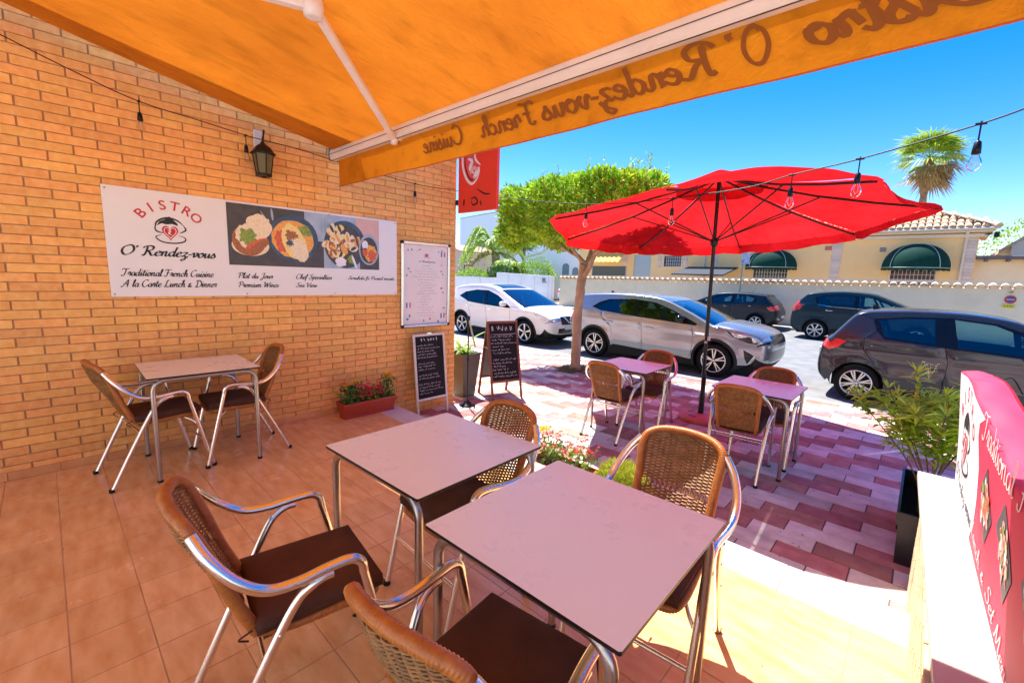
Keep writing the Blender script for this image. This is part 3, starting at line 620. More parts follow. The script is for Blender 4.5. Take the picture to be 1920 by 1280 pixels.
arm((.55, -.82, 3.14), (2.05, 1.045, 2.775), (1.18, 2.035, 2.545), aw)
arm((6.2, -.82, 3.14), (4.9, 1.0, 2.775), (5.7, 2.02, 2.545), aw)
mb = MB(); mb.tube([(XL-.05, -.93, 3.24), (XR+.05, -.93, 3.24)], .07, 14); mb.build('roller_tube', M_bar, aw)

# ------------------------------------------------------------------ string lights
slt = thing('string_lights', 'black cable of clear festoon bulbs strung along the wall and past the parasol', 'string lights', (0, 0, 0))
def at(px, py, ax, val):
    d = fw+r2*(px-960)/F_PX-u2*(py-640)/F_PX; i = 'XYZ'.index(ax); return CP+d*((val-CP[i])/d[i])
key = [at(-60, 36, 'X', .05), at(0, 65, 'X', .05), at(130, 130, 'X', .05), at(260, 190, 'X', .06), at(380, 228, 'X', .05), at(468, 256, 'X', .1), at(560, 280, 'X', .05), at(640, 305, 'X', .05), at(778, 345, 'X', .06), at(853, 357, 'X', .04)]
# across to a far anchor at the right: free span
sp = [at(872, 361, 'Y', 3.78), at(925, 369, 'Y', 3.78), at(1100, 383, 'Y', 3.7), at(1262, 372, 'Y', 3.6), at(1400, 352, 'Y', 3.5), at(1486, 328, 'Y', 3.42), at(1613, 298, 'Y', 3.3), at(1840, 232, 'Y', 3.1), at(1990, 178, 'Y', 2.95)]
mb = MB(); mb.tube(crv(key+sp, 8), .0035, 6); mb.tube([p+Vector((0, .004, .004)) for p in crv(sp[3:], 8)], .002, 5); mb.build('cable', mat('black_cable', (.005, .005, .005), .5, spec=.3), slt)
M_bulb = bpy.data.materials.new('clear_bulb'); M_bulb.use_nodes = True; N = M_bulb.node_tree.nodes; L = M_bulb.node_tree.links; N.clear()
o_ = N.new('ShaderNodeOutputMaterial'); t_ = N.new('ShaderNodeBsdfTransparent'); g_ = N.new('ShaderNodeBsdfGlossy'); g_.inputs['Roughness'].default_value = .05; f_ = N.new('ShaderNodeFresnel'); f_.inputs[0].default_value = 1.22; x_ = N.new('ShaderNodeMixShader'); t_.inputs[0].default_value = (.93, .93, .93, 1)
L.new(f_.outputs[0], x_.inputs[0]); L.new(t_.outputs[0], x_.inputs[1]); L.new(g_.outputs[0], x_.inputs[2]); L.new(x_.outputs[0], o_.inputs[0])
M_sock = mat('bulb_socket', (.005, .005, .006), .45, spec=.3); M_fil = mat('bulb_filament', (.75, .6, .45), .4)
for (p, s) in [(key[3], 1.0), (key[5]+Vector((0, -.03, 0)), .9), (key[8], 1.0), (sp[0], 1.0), (sp[2], 1), (sp[3], 1), (sp[5], 1), (sp[6], 1), (sp[7], 1)]:
    l = .075; mb = MB(); mb.tube([p+Vector((0, 0, .012)), p+Vector((0, 0, -l))], .0035, 6); mb.tube([p+Vector((-.02, 0, 0)), p+Vector((.02, 0, 0))], .007, 6); mb.lathe([(.006, -l), (.013, -l-.008), (.016, -l-.035), (.0175, -l-.06), (.013, -l-.062)], 12, c=p); so_ = mb.build('socket', M_sock, slt)
    mb = MB(); mb.lathe([(.012, -l-.06), (.014, -l-.07), (.024, -l-.092), (.027, -l-.108), (.022, -l-.126), (.010, -l-.138), (.0, -l-.14)], 14, c=p); mb.build('bulb', M_bulb, slt)
    mb = MB(); mb.tube(crv([p+Vector(v) for v in ((.004, 0, -l-.062), (.010, 0, -l-.1), (.0, .006, -l-.118), (-.010, 0, -l-.1), (-.004, 0, -l-.062))], 4), .0013, 4); mb.build('filament', M_fil, so_)
# ------------------------------------------------------------------ tables
M_top = mat('laminate_top', (.88, .90, .80), .30, col2=(.91, .93, .83), vscale=2.5, bump=.03, bscale=300, detail=6, rvar=.09); M_edge = mat('laminate_edge', (.012, .009, .008), .4, spec=.3)
M_leg = mat('table_leg_metal', (.46, .43, .40), .28, .9, bump=.02, grime=.15)
TW, TD, HT = .662, .686, .745
def table(name, label, X, Y, z, rz, along='x', grp='square terrace tables'):
    t = thing(name, label, 'table', (X, Y, z), rz, grp)
    w, d = TW/2, TD/2
    c = .005; poly = [(-w+c, -d), (w-c, -d), (w, -d+c), (w, d-c), (w-c, d), (-w+c, d), (-w, d-c), (-w, -d+c)]
    mb = MB(); mb.prism(poly, HT-.011, HT, 'z', 0, side=1); mb.build('tabletop', [M_top, M_edge], t)
    a, b = w-.03, d-.03; zt = HT-.026; rr = .075
    if along == 'y': a, b = b, a
    for sgn in (-1, 1):
        for s2 in (-1, 1):
            pts = [(s2*a, sgn*b, 0.012), (s2*a, sgn*b, zt-rr-.12)]
            pts += [(s2*(a-rr*(1-cos(g))), sgn*b, zt-rr+rr*sin(g)) for g in [pi/2*i/7 for i in range(8)]]
            if along == 'y': pts = [(q[1], q[0], q[2]) for q in pts]
            mb = MB(); mb.tube(pts, .0155, 12); l = mb.build('leg', M_leg, t)
            mb = MB(); p = pts[0]; mb.lathe([(.017, 0), (.018, .004), (.018, .014), (.016, .018)], 12, c=(p[0], p[1], 0)); mb.build('rubber_foot', M_edge, l)
        pts = [(-a+rr, sgn*b, zt), (a-rr, sgn*b, zt)]
        if along == 'y': pts = [(q[1], q[0], q[2]) for q in pts]
        mb = MB(); mb.tube(pts, .0155, 12); mb.build('top_rail', M_leg, t)
    mb = MB()
    for s in (-1, 1):
        q = [(s*a*.6, -b, zt), (s*a*.6, b, zt)]
        if along == 'y': q = [(p[1], p[0], p[2]) for p in q]
        mb.tube(q, .011, 8)
    mb.build('cross_bar', M_leg, t)
    return t
table('square_table', 'square table with pinkish top standing against the brick wall under the long sign', .402, .784, 0, -.02, 'y')
table('square_table', 'square table in the middle of the terrace, behind the nearest table and nearer the wall', 2.912, 1.158, 0, .03)
table('square_table', 'largest looking table, nearest the camera with black edge facing the front', 3.718, 1.105, 0, .02)
table('square_table', 'table under the red parasol on the side nearer the tree', 2.06, 4.57, GZ, .02)
table('square_table', 'table under the red parasol on the side nearer the dark hatchback', 3.37, 4.617, GZ, 0)

# ------------------------------------------------------------------ chairs (built once, then copied)
M_ch = mat('polished_aluminium', (.84, .80, .76), .23, 1, bump=.015, bscale=20)
M_wick = mat('tan_wicker', (.34, .105, .018), .34, col2=(.48, .17, .035), vscale=30, bump=0, island=.08)
M_wick2 = mat('woven_strand', (.18, .078, .022), .45, col2=(.36, .17, .052), vscale=40, island=.18, hue=.01)
M_cush = mat('brown_cushion', (.098, .042, .026), .85, spec=.25, var=.22, vscale=7, bump=.25, bscale=260, trans=.0)
M_cap = mat('chair_foot_cap', (.006, .006, .006), .5, spec=.3)
def wrap(mb, pts, r, pitch=.0088, n=9, m=0):
    """tube wound with cane: ridges along its length"""
    P = crv(pts, 24); L = 0; d = [0]
    for a, b in zip(P, P[1:]): L += (b-a).length; d.append(L)
    k = int(L/pitch)*3; Q = []; rr = []; j = 0
    for i in range(k+1):
        s = L*i/k
        while j < len(d)-2 and d[j+1] < s: j += 1
        t = (s-d[j])/max(1e-9, d[j+1]-d[j]); Q.append(P[j].lerp(P[j+1], t)); rr.append(r*(.88 if i % 3 == 0 else 1.0)+U(-.0003, .0003))
    mb.tube(Q, rr, n, m)
BK = lambda x, z: -.150-(z-.43)*.33-.058*max(0, 1-(x/.17)**2)*min(1, (z-.42)/.3)   # back surface y(x,z)
def make_chair(label, loc, rz):
    t = thing('wicker_chair', label, 'chair', loc, rz, 'aluminium wicker terrace chairs')
    # aluminium arm loop: front legs, armrests and the loop behind the back
    half = [(.243, .155, .555), (.246, .146, .592), (.246, .114, .613), (.247, .05, .612), (.252, -.04, .604), (.256, -.12, .616), (.250, -.19, .668), (.222, -.245, .738), (.180, -.278, .795)]
    for s in (1, -1):
        mb = MB(); mb.tube(crv([(s*x, y, z) for x, y, z in half], 7), .0158, 14); mb.build('armrest', M_ch, t)
        mb = MB(); fp = Vector((s*.239, .286, .0)); tp = Vector((s*.243, .155, .555)); mb.tube([fp+Vector((0, -.002, .008)), tp], .0145, 12)
        l = mb.build('leg', M_ch, t); mb = MB(); mb.lathe([(.017, 0), (.0175, .018), (.015, .022)], 12, c=fp); mb.build('foot_cap', M_cap, l)
        mb = MB(); pts = crv([(s*.214, -.297, .006), (s*.218, -.195, .225), (s*.226, -.09, .44), (s*.238, -.036, .54), (s*.247, -.004, .572), (s*.248, .03, .588), (s*.247, .06, .590)], 6); mb.tube(pts, .0145, 12)
        l = mb.build('leg', M_ch, t); mb = MB(); mb.lathe([(.017, 0), (.0175, .018), (.015, .022)], 12, c=(s*.214, -.300, 0)); mb.build('foot_cap', M_cap, l)
    # wrapped back and seat frame
    arch = [(.152, BK(.17, .45)+.02, .425), (.157, BK(.17, .55), .55), (.164, BK(.17, .68), .68), (.170, -.262, .765), (.156, -.288, .812), (.098, -.315, .838), (0, -.328, .845)]
    mb = MB(); wrap(mb, arch+[(-x, y, z) for x, y, z in arch[:-1][::-1]], .0185); mb.build('back_frame', M_wick, t)
    mb = MB(); sf = [(.152, BK(.17, .45)+.01, .425), (.168, -.05, .412), (.180, .10, .418), (.178, .18, .415), (.155, .222, .407), (.085, .234, .405), (0, .236, .405)]
    wrap(mb, sf+[(-x, y, z) for x, y, z in sf[:-1][::-1]], .0165); mb.build('seat_frame', M_wick, t)
    # woven back panel: strands over and under upright stakes
    mb = MB(); z = .44; row = 0; ns = 17
    while z < .832:
        w = .152+.013*min(1, max(0, (z-.45)/.2)) if z < .76 else sqrt(max(0, 1-((z-.758)/.088)**2))*.165
        if .60 < z < .625: z += .0068; row += 1; continue
        if w > .03:
            pts = []
            for i in range(-12, 13):
                x = w*i/12; q = x/.023; pts.append((x, BK(x, z)+.0045*cos(pi*q+pi*row), z+0))
            mb.tube(pts, .0039, 4, cap=False)
        z += .0062; row += 1
    for i in range(-7, 8):
        x = i*.0215; zt = .45+.375*sqrt(max(.1, 1-(x/.178)**2*.5)); pts = [(x*(.93+.07*k/5), BK(x, .43+(zt-.43)*k/5)+.0, .43+(zt-.43)*k/5) for k in range(6)]; mb.tube(pts, .0038, 5, cap=False)
    for i in range(-6, 6):   # small open lattice band
        x = (i+.5)*.0215
        for s in (-1, 1): mb.tube([(x-s*.0107, BK(x, .6), .597), (x+s*.0107, BK(x, .63), .628)], .0030, 4, cap=False)
    mb.build('woven_back', M_wick2, t)
    # woven seat
    mb = MB(); y = -.12
    while y < .225:
        mb.tube([(x, y, .408-.012*(1-(x/.19)**2)+.0025*(1 if (i % 2) else -1)) for i, x in enumerate([.170*k/10 for k in range(-10, 11)])], .0042, 4, cap=False); y += .0088
    mb.build('woven_seat', M_wick2, t)
    # cushion
    def cu(u, v, top):
        x = (u*2-1)*.187; y = -.140+v*.382; e = (1-abs(u*2-1)**5)*(1-abs(v*2-1)**5); k = (1-(u*2-1)**8)*(1-(v*2-1)**8)
        w = .0016*sin(u*19+3*v)+.0014*sin(v*23+2*u); return Vector((x*(1-.012*(1-k)), y, (.470+.016*e+w*e) if top else (.430-.006*e)))
    mb = MB(); nu = 22
    mb.grid(lambda u, v: cu(u, v, True), nu, nu); mb.grid(lambda u, v: cu(v, u, False), nu, nu)
    ring = [cu(i/nu, 0, True) for i in range(nu)]+[cu(1, i/nu, True) for i in range(nu)]+[cu(1-i/nu, 1, True) for i in range(nu)]+[cu(0, 1-i/nu, True) for i in range(nu)]
    lo = [cu(i/nu, 0, False) for i in range(nu)]+[cu(1, i/nu, False) for i in range(nu)]+[cu(1-i/nu, 1, False) for i in range(nu)]+[cu(0, 1-i/nu, False) for i in range(nu)]
    k = len(ring); mb.add(ring+lo, [(i, (i+1) % k, k+(i+1) % k, k+i) for i in range(k)], 0, True)
    c_ = mb.build('cushion', M_cush, t, norm=True)
    mb = MB(); mb.tube([(a+b)/2 for a, b in zip(ring, lo)], .0045, 6, closed=True)
    for s in (-1, 1): mb.tube(crv([(s*.165, -.135, .445), (s*.17, -.165, .44), (s*.164, -.185, .425), (s*.15, -.16, .40)], 4), .003, 5)
    mb.build('piping', M_cush, c_)
    # stretchers
    for y, z, w in ((-.128, .365, .224), (.235, .225, .240)):
        mb = MB(); mb.tube([(-w, y if z > .3 else .233, z), (w, y if z > .3 else .233, z)], .008, 8); mb.build('stretcher', M_ch, t)
    mb = MB()
    for s in (-1, 1): mb.tube(crv([(s*.242, .20, .34), (s*.21, .18, .375), (s*.18, .14, .400)], 4), .008, 8)
    mb.build('seat_bracket', M_ch, t)
    mb = MB()
    for s in (-1, 1): mb.lathe([(.005, 0), (.004, .003)], 8, T=TR(s*.2355, -.152, .315) @ RY(s*pi/2)); mb.lathe([(.006, 0), (.004, .004)], 8, T=TR(s*.240, -.088, .445) @ RY(s*pi/2))
    mb.build('rivet', M_ch, t)
    return t
CH = [('left chair of the two at the table by the brick wall, facing the street', (.415, .489, 0), .12),
 ('chair at the table by the brick wall with its back to the street', (.418, 1.045, 0), pi-.02),
 ('large chair in the left foreground with tan rounded top rail and brown cushion', (2.953, .529, 0), -.149),
 ('chair with its dark woven back to the street at the middle table, beside the flowers', (2.935, 1.318, 0), 3.092),
 ('chair cut off by the bottom edge, closest to the camera', (3.711, .731, 0), .12),
 ('sunlit chair facing the camera across the nearest table, woven tan back', (3.747, 1.595, 0), 3.221),
 ('chair nearest the sandwich board, on the terrace side of the left parasol table', (2.05, 4.246, GZ), .01),
 ('chair on the street side of the left parasol table', (2.148, 4.843, GZ), 3.239),
 ('chair seen from behind beside the parasol base, at the right parasol table', (3.319, 4.282, GZ), .106),
 ('chair on the street side of the right parasol table, half hidden by its top', (3.405, 4.842, GZ), 3.192)]
c0 = make_chair(CH[0][0], CH[0][1], CH[0][2])
for l, p, a in CH[1:]: dup(c0, p, a, l)

# ------------------------------------------------------------------ parasol
um = thing('parasol', 'large red parasol with black pole and ribs over two small tables', 'parasol', (2.53, 5.56, GZ), 0)
M_red = awn_mat('red_canvas', (.80, .020, .026), .42, (.56, .010, .012), .3); M_blk = mat('black_pole', (.009, .009, .0085), .4, .0, spec=.35)
UX, UY, UZ, UR, UT, UTX, UTY = 2.49, 5.52, 2.18, 1.94, .14, .06, -.04
def U3(r, a, z=0):  # canopy point at radius r (0..1) and angle a
    dx, dy = UR*r*cos(a), UR*r*sin(a)
    return Vector((UX+dx-2.53, UY+dy-5.56, UZ+UTX*dx+UTY*dy+.56*(1-r)-.05*sin(pi*r)+z-GZ))
mb = MB(); ns = 8; nr = 14
def can(k, q, i, rr0=.12):  # sector k, fraction q across, radial i
    r = rr0+(1-rr0)*i; a0, a1 = UT+k*pi/4, UT+(k+1)*pi/4
    p = U3(r, a0).lerp(U3(r, a1), q); sag = sin(pi*q)
    bul = {6: 1.0, 5: .35}.get(k, 0)   # the side towards the terrace is blown up and outwards
    p.z += (-.055*(1-bul)+.09*bul*r)*sag*r*(1-.5*r*(1-bul)); v = Vector((p.x, p.y, 0)); p -= v.normalized()*(.07*(1-bul)-.10*bul)*sag*r*r; p.z += .007*sin(q*23+k*3+i*4)*r*abs(cos(pi*q))+.005*sin(i*30+q*9+k)*sin(pi*q)
    return p
for k in range(8):
    mb.grid(lambda u, v, k=k: can(k, u, v), 24, 20)
mb.build('canopy', M_red, um)
def val_pt(k, u, v):
    p = can(k, u, 1.0); c = Vector((p.x, p.y, 0)).normalized()
    nr_ = max(0, -c.y)**1.5   # the wind lifts the flap on the terrace side
    return p+Vector((0, 0, -(.11-.07*max(0, c.x)**2)*v*(1-.85*nr_)-.022*abs(sin(pi*u*3+k))*v))+c*((.02+.09*nr_)*v+.012*v*sin(u*9+k*2))
mb = MB()
for k in range(8): mb.grid(lambda u, v, k=k: val_pt(k, u, v), 14, 4)
mb.build('valance', M_red, um)
mb = MB()
for k in range(8):
    def vent(u, v, k=k):
        r = .02+.24*v; p = U3(r, UT+k*pi/4).lerp(U3(r, UT+(k+1)*pi/4), u); p.z += .065-.02*v-.02*sin(pi*u)*v+.012*sin(u*12+k)*v; return p
    mb.grid(vent, 6, 5)
mb.build('vent_cap', M_red, um)
hub = Vector((UX-2.53+.015, UY-5.56, 1.98-GZ)); topp = Vector((UX-2.53, UY-5.56, UZ+.56-GZ))
for k in range(8):
    a = UT+k*pi/4; mb = MB(); mb.tube([topp+Vector((0, 0, -.03))]+[U3(r, a, -.03) for r in (.25, .5, .75, 1.0)], .0095, 6, flat=1.3); rb = mb.build('rib', M_blk, um)
    mb = MB(); mb.tube([hub, U3(.52, a, -.03)], .008, 6); mb.build('strut', M_blk, rb)
mb = MB(); mb.tube([(0, 0, .03), (UX-2.53, UY-5.56, UZ+.56-GZ)], .0215, 14); mb.build('pole', M_blk, um)
mb = MB(); mb.lathe([(.03, -.05), (.042, -.04), (.045, .0), (.038, .03), (.028, .05)], 14, c=hub); mb.lathe([(.028, -.06), (.04, -.04), (.04, 0)], 12, c=topp); mb.build('hub', M_blk, um)
mb = MB(); mb.lathe([(.034, .0), (.034, .26), (.027, .30), (.027, .48), (.030, .49), (.030, .52), (.024, .53)], 14, c=(0, 0, .05)); mb.build('sleeve', M_blk, um)
mb = MB(); mb.tube([(-.01, -.02, .98), (-.01, -.05, .98)], .014, 10); mb.lathe([(.028, 1.0), (.028, 1.05)], 12); mb.build('crank_collar', mat('pale_collar', (.6, .55, .5), .4), um)
M_base = mat('red_concrete_base', (.56, .14, .13), .6, var=.12, bump=.15, grime=.15)
mb = MB(); mb.lathe([(.255, 0), (.262, .03), (.245, .052), (.12, .066), (.06, .075), (.05, .08)], 32); mb.build('base', M_base, um)
mb = MB()
for a in (.6, 2.7, 4.4): mb.bbox(-.016, .016, -.05, .05, .064, .068, .001, T=RZ(a) @ TR(.15, 0, -.002))
mb.build('base_slot', M_blk, um)
# ------------------------------------------------------------------ planting
def leaf(mb, p, d, l, w, m=0, fold=.25, bend=.15, up_=None):
    """one leaf: four faces folded along the midrib"""
    d = Vector(d).normalized(); u_ = Vector((U(-1, 1), U(-1, 1), U(-.2, 1))) if up_ is None else Vector(up_)
    s = d.cross(u_); s = s.normalized() if s.length > 1e-4 else d.orthogonal().normalized(); n = s.cross(d)
    a = p; b = p+d*l*.5+n*bend*l*.3; c = p+d*l-n*bend*l*.4
    L = p+d*l*.45+s*w/2+n*fold*w; Rr = p+d*l*.45-s*w/2+n*fold*w
    mb.add([a, L, b, Rr, c], [(0, 2, 1), (0, 3, 2), (1, 2, 4), (2, 3, 4)], m)
def rdir():
    while True:
        v = Vector((U(-1, 1), U(-1, 1), U(-1, 1)))
        if .1 < v.length < 1: return v.normalized()
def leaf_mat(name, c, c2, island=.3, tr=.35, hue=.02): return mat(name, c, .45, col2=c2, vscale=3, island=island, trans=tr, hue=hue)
M_lt = leaf_mat('tree_leaf', (.18, .38, .014), (.50, .72, .045), .38, .32); M_bark = mat('tree_bark', (.30, .19, .11), .85, col2=(.50, .38, .26), vscale=9, bump=1.0, bscale=14, stretch=(1, 1, .5), grime=.25)
tr = thing('street_tree', 'clipped street tree with flat-topped bright green crown and bare forking trunk', 'tree', (-.27, 6.82, GZ))
# trunk and limbs (local)
def limb(mb, pts, r0, r1, n=9):
    P = crv(pts, 7); k = len(P); mb.tube([p+Vector((U(-.006, .006), U(-.006, .006), 0)) for p in P], [r0+(r1-r0)*i/(k-1)+U(-.003, .004) for i in range(k)], n)
mb = MB(); limb(mb, [(0, 0, -.06), (.0, 0, .1), (-.015, .01, .55), (-.01, 0, 1.1), (.03, 0, 1.6), (.06, 0, 1.95)], .095, .078, 14)
mb.lathe([(.15, -.03), (.12, .02), (.098, .09)], 14); mb.build('trunk', M_bark, tr)
LB = [([(.05, 0, 1.72), (.2, -.05, 1.86), (.34, -.1, 2.12), (.42, -.1, 2.35)], .055, .03), ([(.05, 0, 1.9), (-.04, .03, 2.05), (-.22, .05, 2.16), (-.45, 0, 2.26), (-.9, -.1, 2.4)], .05, .022), ([(.07, 0, 1.92), (.12, .08, 2.1), (.12, .2, 2.5)], .05, .025),
      ([(-.22, .05, 2.14), (-.35, -.2, 2.3), (-.4, -.5, 2.6)], .028, .015), ([(.12, .08, 2.1), (.35, .25, 2.25), (.8, .3, 2.42)], .04, .018), ([(.08, 0, 1.98), (.0, -.2, 2.15), (-.1, -.45, 2.5)], .04, .02), ([(-.45, 0, 2.26), (-.7, .25, 2.36), (-1.2, .3, 2.6)], .025, .013), ([(.34, -.1, 2.12), (.6, -.25, 2.25), (1.0, -.3, 2.5)], .03, .014)]
mb = MB()
for p, a, b in LB: limb(mb, p, a, b)
for i in range(22):
    a = U(0, 6.28); s = Vector((U(-1, .6), U(-.4, .4), U(2.15, 2.4))); limb(mb, [s, s+Vector((U(-.25, .25), U(-.25, .25), .22)), s+Vector((U(-.5, .5), U(-.4, .4), U(.45, .8)))], .011, .004, 5)
mb.build('branches', M_bark, tr)
mb = MB(); x0, x1, y0, y1, z0, z1 = -1.54, 1.50, -.85, .85, 2.28, 3.40
cnt = 0
while cnt < 21000:
    x, y, z = U(x0, x1), U(y0, y1), U(z0-.1, z1)
    # rounded-box shape, with an uneven surface; left side hangs lower
    nx = abs((x-(x0+x1)/2)/((x1-x0)/2)); ny = abs(y/.85); zb = z0+.10-.16*max(0, -x/1.7)+.22*max(0, min(1, (x-.4)/.5))+.10*sin(x*5+y*3); nz = (z-(zb+z1)/2)/((z1-zb)/2)
    lump = .055*sin(x*6.3+y*4)+.045*sin(z*9+y*7+x*2)+.04*sin(x*13+z*11)
    rr = (nx**5+ny**5+abs(nz)**5)**.2
    if rr > 1+lump: continue
    dens = max(0, (rr-.58)/.4)
    if R() > .25+dens**1.4: continue
    c = Vector((x, y, z)); o = Vector(((x-(x0+x1)/2)/1.7, y/.85, nz)).normalized()
    d = (o*U(.2, 1)+rdir()*.8+Vector((0, 0, .35))).normalized(); leaf(mb, c, d, U(.08, .14), U(.036, .056)); cnt += 1
for i in range(46):   # stray shoots above the clipped top
    p = Vector((U(x0+.1, x1), U(-.9, .9), z1-.08)); h = U(.08, .26)
    for j in range(int(h/.02)): leaf(mb, p+Vector((U(-.012, .012), U(-.012, .012), j*.022)), rdir()+Vector((0, 0, .9)), U(.05, .075), .024)
for i in range(60):   # sprigs hanging below the far edge
    p = Vector((U(.1, 1.1), U(.5, .82), z0+.10))
    for j in range(5): leaf(mb, p+Vector((U(-.03, .03), U(-.03, .03), -j*.02)), rdir()+Vector((0, 0, -.7)), .085, .034)
mb.build('crown', M_lt, tr)
mb = MB()
for i in range(900):
    a = U(0, 6.28); q = sqrt(U(0, 1)); x, y = -.26+.24*q*cos(a), 6.8+.44*q*sin(a); leaf(mb, Vector((x, y, GZ-.02)), (U(-1, 1), U(-1, 1), U(.15, 1)), U(.04, .12), U(.006, .02))
tag(mb.build('weeds', leaf_mat('dry_weed', (.16, .17, .05), (.32, .28, .12))), 'dry weeds and grass round the foot of the street tree', 'weeds', kind='stuff')
mb = MB(); mb.box(-.5, -.02, 6.33, 7.26, GZ-.06, GZ-.022); tag(mb.build('tree_pit', mat('pit_soil', (.14, .09, .055), .95, var=.4, vscale=30, bump=.6)), kind='structure')

# flower troughs
M_tc = mat('terracotta_plastic', (.36, .045, .022), .42, var=.08, bump=.08, grime=.12)
M_gl = leaf_mat('flower_leaf', (.03, .16, .03), (.12, .32, .05)); M_gy = leaf_mat('light_leaf', (.14, .24, .03), (.32, .40, .05))
PT = [mat('petal_yellow', (.85, .55, .01), .5, trans=.3, island=.1), mat('petal_magenta', (.75, .03, .16), .5, trans=.3, island=.2), mat('petal_orange', (.85, .22, .01), .5, trans=.3, island=.1), mat('petal_red', (.65, .01, .02), .5, trans=.3, island=.2), mat('petal_pink', (.80, .12, .14), .5, trans=.3, island=.2)]
def flower(mb, c, r, m, n=14, dome=.5):
    for i in range(n):
        a = U(0, 6.28); q = R(); d = Vector((cos(a), sin(a), U(-.1, 1)*dome)); leaf(mb, c+d*r*.1*q, d, r*U(.7, 1.1), r*.55, m)
def trough(name, label, loc, L, wd, h, m, rz=0):
    t = thing(name, label, 'planter', loc, rz)
    mb = MB(); b = .02; P0 = [(-wd/2+b, -L/2+b), (wd/2-b, -L/2+b), (wd/2-b, L/2-b), (-wd/2+b, L/2-b)]; P1 = [(-wd/2, -L/2), (wd/2, -L/2), (wd/2, L/2), (-wd/2, L/2)]
    lv = [(P0, 0, 1), (P0, .018, 1), (P0, .022, .97), (P1, h-.03, .97), (P1, h-.028, 1.03), (P1, h, 1.03), (P1, h, .9), (P1, h-.05, .88)]
    vs = []; fs = []
    for P, z, s in lv: vs += [(p[0]*s, p[1]*(1-(1-s)*.4), z) for p in P]
    for i in range(len(lv)-1): fs += [(i*4+j, i*4+(j+1) % 4, i*4+4+(j+1) % 4, i*4+4+j) for j in range(4)]
    fs += [(3, 2, 1, 0)]; mb.add(vs, fs); mb.build('trough', m, t)
    mb = MB(); mb.box(-wd/2*.85, wd/2*.85, -L/2*.94, L/2*.94, h-.06, h-.045); mb.build('soil', mat('potting_soil', (.014, .010, .007), .95, var=.4, bump=.5, spec=.1), t)
    return t
t = trough('flower_planter', 'red plastic trough of yellow, orange and magenta flowers on the tiles against the brick wall', (.215, 2.29, 0), .60, .18, .165, M_tc)
mb = MB(); mf = MB()
for (y, w, h, kind, n) in [(-.2, .085, .20, 0, 210), (-.12, .07, .22, 0, 120), (.23, .075, .25, 0, 230), (-.02, .07, .15, 1, 120), (.1, .06, .15, 1, 120), (.04, .06, .12, 1, 60)]:
    for i in range(n):
        p = Vector((U(-w, w)*.8, y+U(-w, w), .12+U(0, h))); leaf(mb, p, rdir()+Vector((0, 0, .3)), U(.035, .06), U(.012, .022), 0 if kind == 0 else 1)
    for i in range(4): mb.tube([(U(-.02, .02), y+U(-.03, .03), .12), (U(-.04, .04), y+U(-.06, .06), .12+h)], .002, 4, 0)
for (x, y, z, r, m) in [(.02, -.27, .36, .045, 2), (.0, -.22, .34, .045, 0), (.0, -.13, .365, .045, 0), (.02, .235, .40, .045, 0), (0, .26, .375, .05, 0), (.01, .22, .37, .04, 0)]: flower(mf, Vector((x, y, z)), r, m)
for i in range(64): y = random.choice((-.1, -.06, -.02, .0, .02, .1, .12)); flower(mf, Vector((U(-.02, .09), y+U(-.03, .03), U(.2, .335))), .026, random.choice((1, 1, 3, 4)), 8)
mb.build('foliage', [M_gl, M_gy], t); mf.build('blossom', PT, t)
t = trough('flower_planter', 'orange brown trough of red and yellow flowers on the white edging, behind the middle table', (2.38, 2.86, GZ), .26, .60, .17, mat('orange_clay', (.50, .15, .04), .6, var=.1), 0)
mb = MB(); mf = MB()
for i in range(520): mb_y = U(-.11, .11); p = Vector((U(-.29, .29), mb_y, .14+U(0, .20))); leaf(mb, p, rdir()+Vector((0, 0, .3)), U(.03, .06), U(.012, .025), random.choice((0, 1, 1)))
for i in range(60): flower(mf, Vector((U(-.26, .3), U(-.12, .1), U(.26, .42))), U(.016, .028), random.choice((3, 3, 4, 4, 1)), 8)
for i in range(5): flower(mf, Vector((-.2+U(-.06, .04), U(-.1, .1), U(.38, .44))), .036, 0)
for i in range(26): a = Vector((U(-.1, .32), U(-.1, .1), .2)); b = a+Vector((U(-.04, .1), U(-.05, .05), U(.14, .25))); mb.tube([a, b], .0018, 4, 1); flower(mf, b, .013, 3, 6)
mb.build('foliage', [M_gl, M_gy], t); mf.build('blossom', PT, t)
t = trough('shrub_planter', 'trough with a fine yellow-green feathery shrub standing beside the sunlit chair', (2.92, 2.90, GZ), .24, .46, .16, mat('dark_plastic_pot', (.035, .035, .045), .4), 0)
mb = MB(); M_fe = leaf_mat('feathery_leaf', (.30, .40, .02), (.55, .58, .06), .25, .4)
for i in range(3000):
    a = U(0, 6.28); q = sqrt(R()); h = R(); x, y = .24*q*cos(a)*(1-.3*h), .15*q*sin(a)*(1-.3*h); leaf(mb, Vector((x, y, .13+.22*h*(1-.4*q*q))), (x*3+U(-.5, .5), y*3+U(-.5, .5), U(.4, 1.3)), U(.03, .06), .006)
mb.build('foliage', M_fe, t)

